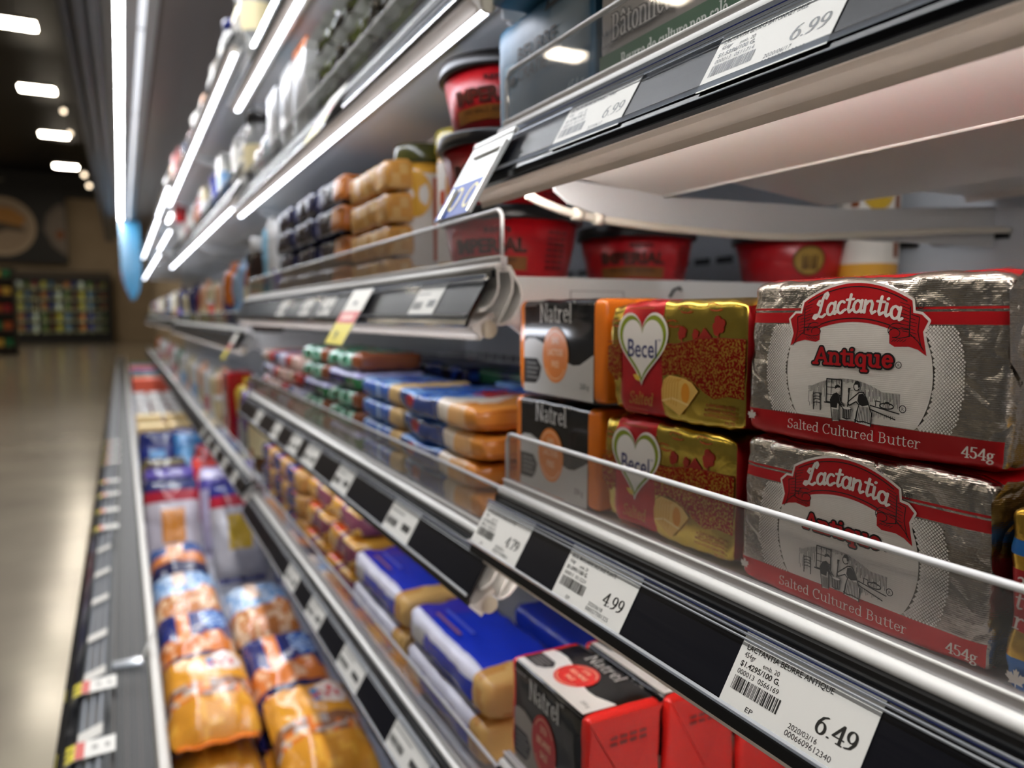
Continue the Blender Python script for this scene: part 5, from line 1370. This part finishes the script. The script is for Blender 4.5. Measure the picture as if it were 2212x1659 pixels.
# ------------------------------------------------------------------ third bay and beyond: generic chilled goods
FK = {}
def jar(t, body, cap):
    b = MB(); b.lathe([(0, 0), (.034, 0), (.038, .006), (.038, .095), (.030, .115), (.028, .122), (0, .122)], body, n=18); b.build('glass_body', t)
    b = MB(); b.lathe([(.029, .1225), (.032, .1225), (.032, .140), (.030, .143), (0, .143)], cap, n=18); b.build('lid', t)
    b = MB(); b.lathe([(.0386, .030), (.0386, .080)], 'paper:cream', n=18); b.build('paper_label', t)
def goods(kind, c1, c2, nm, label, loc, h=1.0, group=None):
    k = (kind, c1, c2)
    if k in FK:
        o = dup(FK[k], label, loc, None, group); o.scale = (1, 1, h); return o
    cat = {'pouch': 'pouch', 'carton': 'carton', 'jar': 'jar', 'tub': 'tub'}[kind]
    t = thing({'pouch': 'food_pouch', 'carton': 'food_carton', 'jar': 'glass_jar', 'tub': 'plastic_tub'}[kind], label, cat, loc, group=group)
    if kind == 'pouch':
        brick_mesh(.060, .105, .150, .018, lambda f, x, y, z: c1 if z > .075 + .25 * y else c2, amp=.006, step=.014, seed=len(FK) + 90, flat=.5, freq=34).build('film_wrap', t)
        b = MB(); b.box(-.006, .006, -.046, .046, .148, .168, c1); b.build('top_seal', t)
    elif kind == 'carton':
        brick_mesh(.070, .095, .150, .004, lambda f, x, y, z: c2 if abs(z - .07) < .03 else c1, step=.02).build('carton_body', t)
    elif kind == 'jar': jar(t, 'gloss:' + c1.split(':')[1], c2)
    else:
        b = MB(); b.lathe([(0, 0), (.040, 0), (.046, .07), (0, .07)], c1, n=18); b.build('body', t)
        b = MB(); b.lathe([(.0465, .0695), (.049, .071), (.049, .078), (0, .078)], c2, n=18); b.build('lid', t)
    t.scale = (1, 1, h)
    FK[k] = t
    return t
NM = {'film:white': 'white', 'film:royal': 'royal blue', 'film:red': 'red', 'film:deepred': 'dark red', 'film:sky': 'sky blue', 'film:lightblue': 'pale blue', 'film:navy': 'navy', 'film:cream': 'cream', 'film:yellow': 'yellow', 'film:orange': 'orange', 'film:green': 'green', 'film:purple': 'purple', 'film:brown': 'brown', 'film:cocoa': 'dark brown', 'film:peach': 'peach', 'film:tan': 'tan', 'film:teal': 'teal', 'film:silver': 'silver', 'film:grey': 'grey', 'film:pink': 'pink', 'film:black': 'black', 'film:olive': 'olive', 'film:lime': 'lime'}
ROWS = {
 (2, 'A'): [('jar', 'film:grey', 'film:charcoal', 1.15), ('jar', 'film:silver', 'film:grey', 1.1), ('pouch', 'film:white', 'film:silver', 1.1), ('pouch', 'film:olive', 'film:brown', 1.0), ('carton', 'film:white', 'film:sky', 1.1), ('pouch', 'film:cocoa', 'film:olive', 1.0), ('pouch', 'film:royal', 'film:sky', 1.1), ('pouch', 'film:navy', 'film:royal', 1.0), ('carton', 'film:cream', 'film:white', 1.0)],
 (2, 'B'): [('jar', 'film:cocoa', 'film:white', 1.45), ('jar', 'film:rust', 'film:black', 1.3), ('pouch', 'film:lightblue', 'film:sky', 1.1), ('pouch', 'film:lightblue', 'film:teal', 1.0), ('pouch', 'film:orange', 'film:navy', 1.1), ('pouch', 'film:white', 'film:pink', 1.0), ('pouch', 'film:peach', 'film:cream', .9), ('tub', 'film:red', 'film:white', 1.1), ('pouch', 'film:cream', 'film:peach', .9)],
 (2, 'D'): [('jar', 'film:brown', 'film:pink', 1.3), ('jar', 'film:rust', 'film:white', 1.2), ('pouch', 'film:purple', 'film:grey', 1.1), ('pouch', 'film:yellow', 'film:purple', 1.1), ('carton', 'film:red', 'film:red', 1.3), ('carton', 'film:red', 'film:white', 1.2), ('tub', 'film:cream', 'film:white', 1.3), ('pouch', 'film:peach', 'film:cream', 1.1), ('pouch', 'film:cream', 'film:white', 1.0)],
 (2, 'T'): [('jar', 'film:grey', 'film:silver', 1.2), ('jar', 'film:cream', 'film:grey', 1.25), ('jar', 'film:grey', 'film:navy', 1.2), ('pouch', 'film:white', 'film:silver', 1.2), ('pouch', 'film:silver', 'film:grey', 1.1), ('pouch', 'film:white', 'film:white', 1.1), ('pouch', 'film:peach', 'film:deepred', 1.0)],
 (3, 'A'): [('pouch', 'film:red', 'film:yellow', 1.1), ('pouch', 'film:orange', 'film:red', 1.1), ('pouch', 'film:white', 'film:pink', 1.1), ('pouch', 'film:pink', 'film:white', 1.0), ('pouch', 'film:white', 'film:silver', 1.0)],
 (3, 'B'): [('pouch', 'film:peach', 'film:cream', 1.0), ('pouch', 'film:deepred', 'film:peach', .9), ('pouch', 'film:navy', 'film:navy', 1.0), ('pouch', 'film:navy', 'film:white', 1.0), ('pouch', 'film:cream', 'film:white', .9)],
 (3, 'D'): [('pouch', 'film:white', 'film:pink', 1.0), ('pouch', 'film:peach', 'film:cream', 1.0), ('pouch', 'film:white', 'film:lightblue', 1.0), ('pouch', 'film:cream', 'film:peach', 1.0)],
 (3, 'T'): [('pouch', 'film:white', 'film:peach', 1.1), ('pouch', 'film:deepred', 'film:white', 1.1), ('pouch', 'film:navy', 'film:cream', 1.1), ('pouch', 'film:peach', 'film:deepred', 1.1)],
 (4, 'A'): [('pouch', 'film:deepred', 'film:red', 1.2), ('pouch', 'film:white', 'film:sky', 1.1), ('pouch', 'film:cream', 'film:tan', 1.1), ('pouch', 'film:white', 'film:deepred', 1.1)],
 (4, 'T'): [('pouch', 'film:pink', 'film:deepred', 1.1), ('pouch', 'film:tan', 'film:white', 1.1), ('pouch', 'film:white', 'film:pink', 1.1)],
 (4, 'B'): [('pouch', 'film:navy', 'film:royal', 1.0), ('pouch', 'film:cream', 'film:peach', 1.0), ('pouch', 'film:white', 'film:cream', 1.0)],
 (4, 'D'): [('pouch', 'film:white', 'film:lightblue', 1.0), ('pouch', 'film:green', 'film:white', 1.0), ('pouch', 'film:white', 'film:pink', 1.0)],
 (5, 'A'): [('pouch', 'film:white', 'film:sky', 1.1), ('pouch', 'film:deepred', 'film:tan', 1.1), ('pouch', 'film:cream', 'film:white', 1.1)],
 (5, 'B'): [('pouch', 'film:navy', 'film:sky', 1.0), ('pouch', 'film:cream', 'film:peach', 1.0)],
 (5, 'D'): [('pouch', 'film:pink', 'film:white', 1.0), ('pouch', 'film:white', 'film:cream', 1.0)],
 (5, 'T'): [('pouch', 'film:tan', 'film:deepred', 1.1), ('pouch', 'film:white', 'film:pink', 1.1)],
 (6, 'A'): [('pouch', 'film:red', 'film:white', 1.1), ('pouch', 'film:tan', 'film:cream', 1.1)],
 (6, 'B'): [('pouch', 'film:white', 'film:navy', 1.0), ('pouch', 'film:peach', 'film:cream', 1.0)],
 (6, 'D'): [('pouch', 'film:white', 'film:pink', 1.0), ('pouch', 'film:orange', 'film:white', 1.0)],
 (7, 'A'): [('pouch', 'film:white', 'film:tan', 1.1), ('pouch', 'film:cream', 'film:deepred', 1.1)],
 (7, 'B'): [('pouch', 'film:navy', 'film:white', 1.0), ('pouch', 'film:cream', 'film:white', 1.0)],
}
NM.update({'film:charcoal': 'charcoal', 'film:rust': 'rusty'})
for (n, k), row in ROWS.items():
    z = (TZ.get((str(n), k)) if n < 3 else FARZ[n][k]) + .0015
    st = 1.14 / len(row)
    for j, (kind, c1, c2, h) in enumerate(row):
        y = BAY[n] + .03 + st * (j + .5)
        lab = '%s and %s %s on the %s shelf, %s bay, %s from near end' % (NM[c1], NM[c2], kind, SN[k], BN[n], ORD[j])
        if n >= 4 and k == 'A': h *= .78
        goods(kind, c1, c2, '', lab, (.290 + .008 * (j % 2), y, z), h, group='goods on the %s shelf of the %s bay' % (SN[k], BN[n]))

# ------------------------------------------------------------------ far price labels and tags
def small_label(Y, width):
    def art(I):
        I.rect(.003, width * .55, .0225, .0240, 'ink:6a6866'); barcode(I, .003, width * .45, .009, .016, 9); I.rect(width * .62, width * .9, .011, .0175, 'ink:3a3a3a')
    return art
for kz, nm, rows in (('B', 'third', ((1.214, .075), (1.045, .072), (.933, .070), (.602, .066))), ('C', 'fourth', ((1.479, .07), (1.296, .068), (1.151, .075), (1.045, .08), (.878, .076), (.679, .080))), ('D', 'lowest', ((1.203, .09), (1.045, .09), (.870, .10), (.679, .105)))):
    for i, (y, wd) in enumerate(rows):
        label_sheet('price_label', 'small price label on the %s rail of the second bay, %s from far end' % (nm, ORD[i]), TZ['1', kz], y, wd * .85, small_label(y, wd * .85), group='price labels of the second bay')
for i, y in enumerate((2.62, 2.44, 2.25, 2.05, 1.86)):
    label_sheet('price_label', 'faint price label on the lowest rail of the third bay, %s from its far end' % ORD[i], TZ['2', 'D'], y, .066, small_label(y, .066), group='price labels of the third bay')
def hanging_tag(label, Tz, Yl, width, lo=-.032, loc0=None):
    fn = rail_fn(Tz, Yl); p0 = fn(0, lo, 0)
    g = lambda u, v, e: tuple(a - b for a, b in zip(fn(u, v, e), p0))
    t = thing('sale_tag', label, 'price tag', p0, group='yellow and red sale tags')
    def sl(mb, u0, u1, v0, v1, e0, e1, mat):
        A = [g(u0, v0, e1), g(u1, v0, e1), g(u1, v1, e1), g(u0, v1, e1)]; B = [g(u0, v0, e0), g(u1, v0, e0), g(u1, v1, e0), g(u0, v1, e0)]
        mb.face(A, mat); mb.face(B[::-1], mat)
        for i in range(4): j = (i + 1) % 4; mb.face([A[i], B[i], B[j], A[j]], mat)
    b = MB(); sl(b, 0, width, lo, .032, .0046, .0050, 'paper:e4e0d8'); b.build('card', t)
    I = Ink(g, .0053, .0002); I.rect(0, width, lo, -.008, 'ink:e2d03a'); I.rect(0, width, -.008, .006, 'ink:c83a34'); I.up()
    I.sans('79', width * .3, lo + .005, .013, 'ink:2a2a1a', bold=.03); I.rect(width * .2, width * .8, -.004, .002, 'ink:e8b0a8'); I.rect(width * .4, width * .6, .014, .018, 'ink:6a6a6a'); I.done('print', t)
    return t
hanging_tag('white, red and yellow sale tag hanging from the third rail of the second bay', TZ['1', 'B'], .800, .070)
hanging_tag('pale sale tag hanging from the second rail of the second bay over the lamp', TZ['1', 'A'], .885, .075)
hanging_tag('tiny yellow ended tag at the near end of the third bay rail', TZ['2', 'B'], 1.76, .05)
# tags lying on the bumper: yellow end toward the aisle
def bumper_tag(label, y, full=True, w=.040):
    k = 'bt%d' % full
    loc = (-.058, y, -.5150)
    if k in BR: return dup(BR[k], label, loc)
    t = thing('sale_tag' if full else 'price_label', label, 'price tag' if full else 'price label', loc, group='tags on the bumper' if full else 'labels in the bumper channel')
    rt = .33 if full else .357
    b = MB()
    P = [(-.032, -.0085), (-.012, -.0005), (.031, .0015)] if full else [(-.0115, -.0085), (.0165, .0020)]
    for i in range(len(P) - 1):
        (xa, za), (xb, zb) = P[i], P[i + 1]
        b.face([(xa, -w / 2, za), (xb, -w / 2, zb), (xb, w / 2, zb), (xa, w / 2, za)], 'paper:e4e0d8'); b.face([(xa, w / 2, za - .0004), (xb, w / 2, zb - .0004), (xb, -w / 2, zb - .0004), (xa, -w / 2, za - .0004)], 'paper:e4e0d8')
        b.face([(xa, -w / 2, za - .0004), (xb, -w / 2, zb - .0004), (xb, -w / 2, zb), (xa, -w / 2, za)], 'paper:e4e0d8'); b.face([(xb, w / 2, zb - .0004), (xa, w / 2, za - .0004), (xa, w / 2, za), (xb, w / 2, zb)], 'paper:e4e0d8')
    b.build('card', t)
    if full:
        def fn(u, v, e):      # u to +x
            i = 0 if u < P[1][0] else 1
            (xa, za), (xb, zb) = P[i], P[i + 1]
            return (u, v, za + (zb - za) * (u - xa) / (xb - xa) + e)
        I = Ink(fn, .0004, .0002)
        I.rect(-.0318, -.0122, -w / 2 + .0005, w / 2 - .0005, 'ink:e2d03a'); I.rect(-.0118, -.002, -w / 2 + .0005, w / 2 - .0005, 'ink:c83a34'); I.up()
        I.poly([(-.026, -.014), (-.018, -.012), (-.017, -.006), (-.024, -.008)], 'ink:3a3414'); I.poly([(-.022, .0), (-.015, .002), (-.015, .008), (-.021, .006)], 'ink:3a3414'); I.rect(.006, .012, -.004, .004, 'ink:8a8680'); I.rect(.020, .025, -.006, .004, 'ink:8a8680'); I.done('print', t)
    BR[k] = t
    return t
for i, y in enumerate((1.002, 1.178, 2.080, 2.265, 2.47, 2.67, 3.02, 3.17, 3.34, 3.52)):
    bumper_tag('yellow, red and white sale tag on the bumper, %s from the camera' % ORD[i], y)
for i, y in enumerate((1.045, 1.225, 1.375, 1.555, 1.72, 1.90)):
    bumper_tag('plain white label in the bumper price channel, %s from the camera' % ORD[i], y, False, .030)
# bent clip lying over the grille
t = thing('sign_clip', 'bent clear sign clip lying across the grille behind the second sale tag', 'clip', (-.005, 1.245, -.5215))
b = MB(); b.box(-.028, .012, -.010, .010, 0, .004, 'rail_ridge'); b.build('base_plate', t)
b = MB(); b.tube([(.012, 0, .003), (.018, .01, .012), (.030, .035, .030)], .0025, 'plastic:c9c6be', 8); b.build('bent_arm', t)
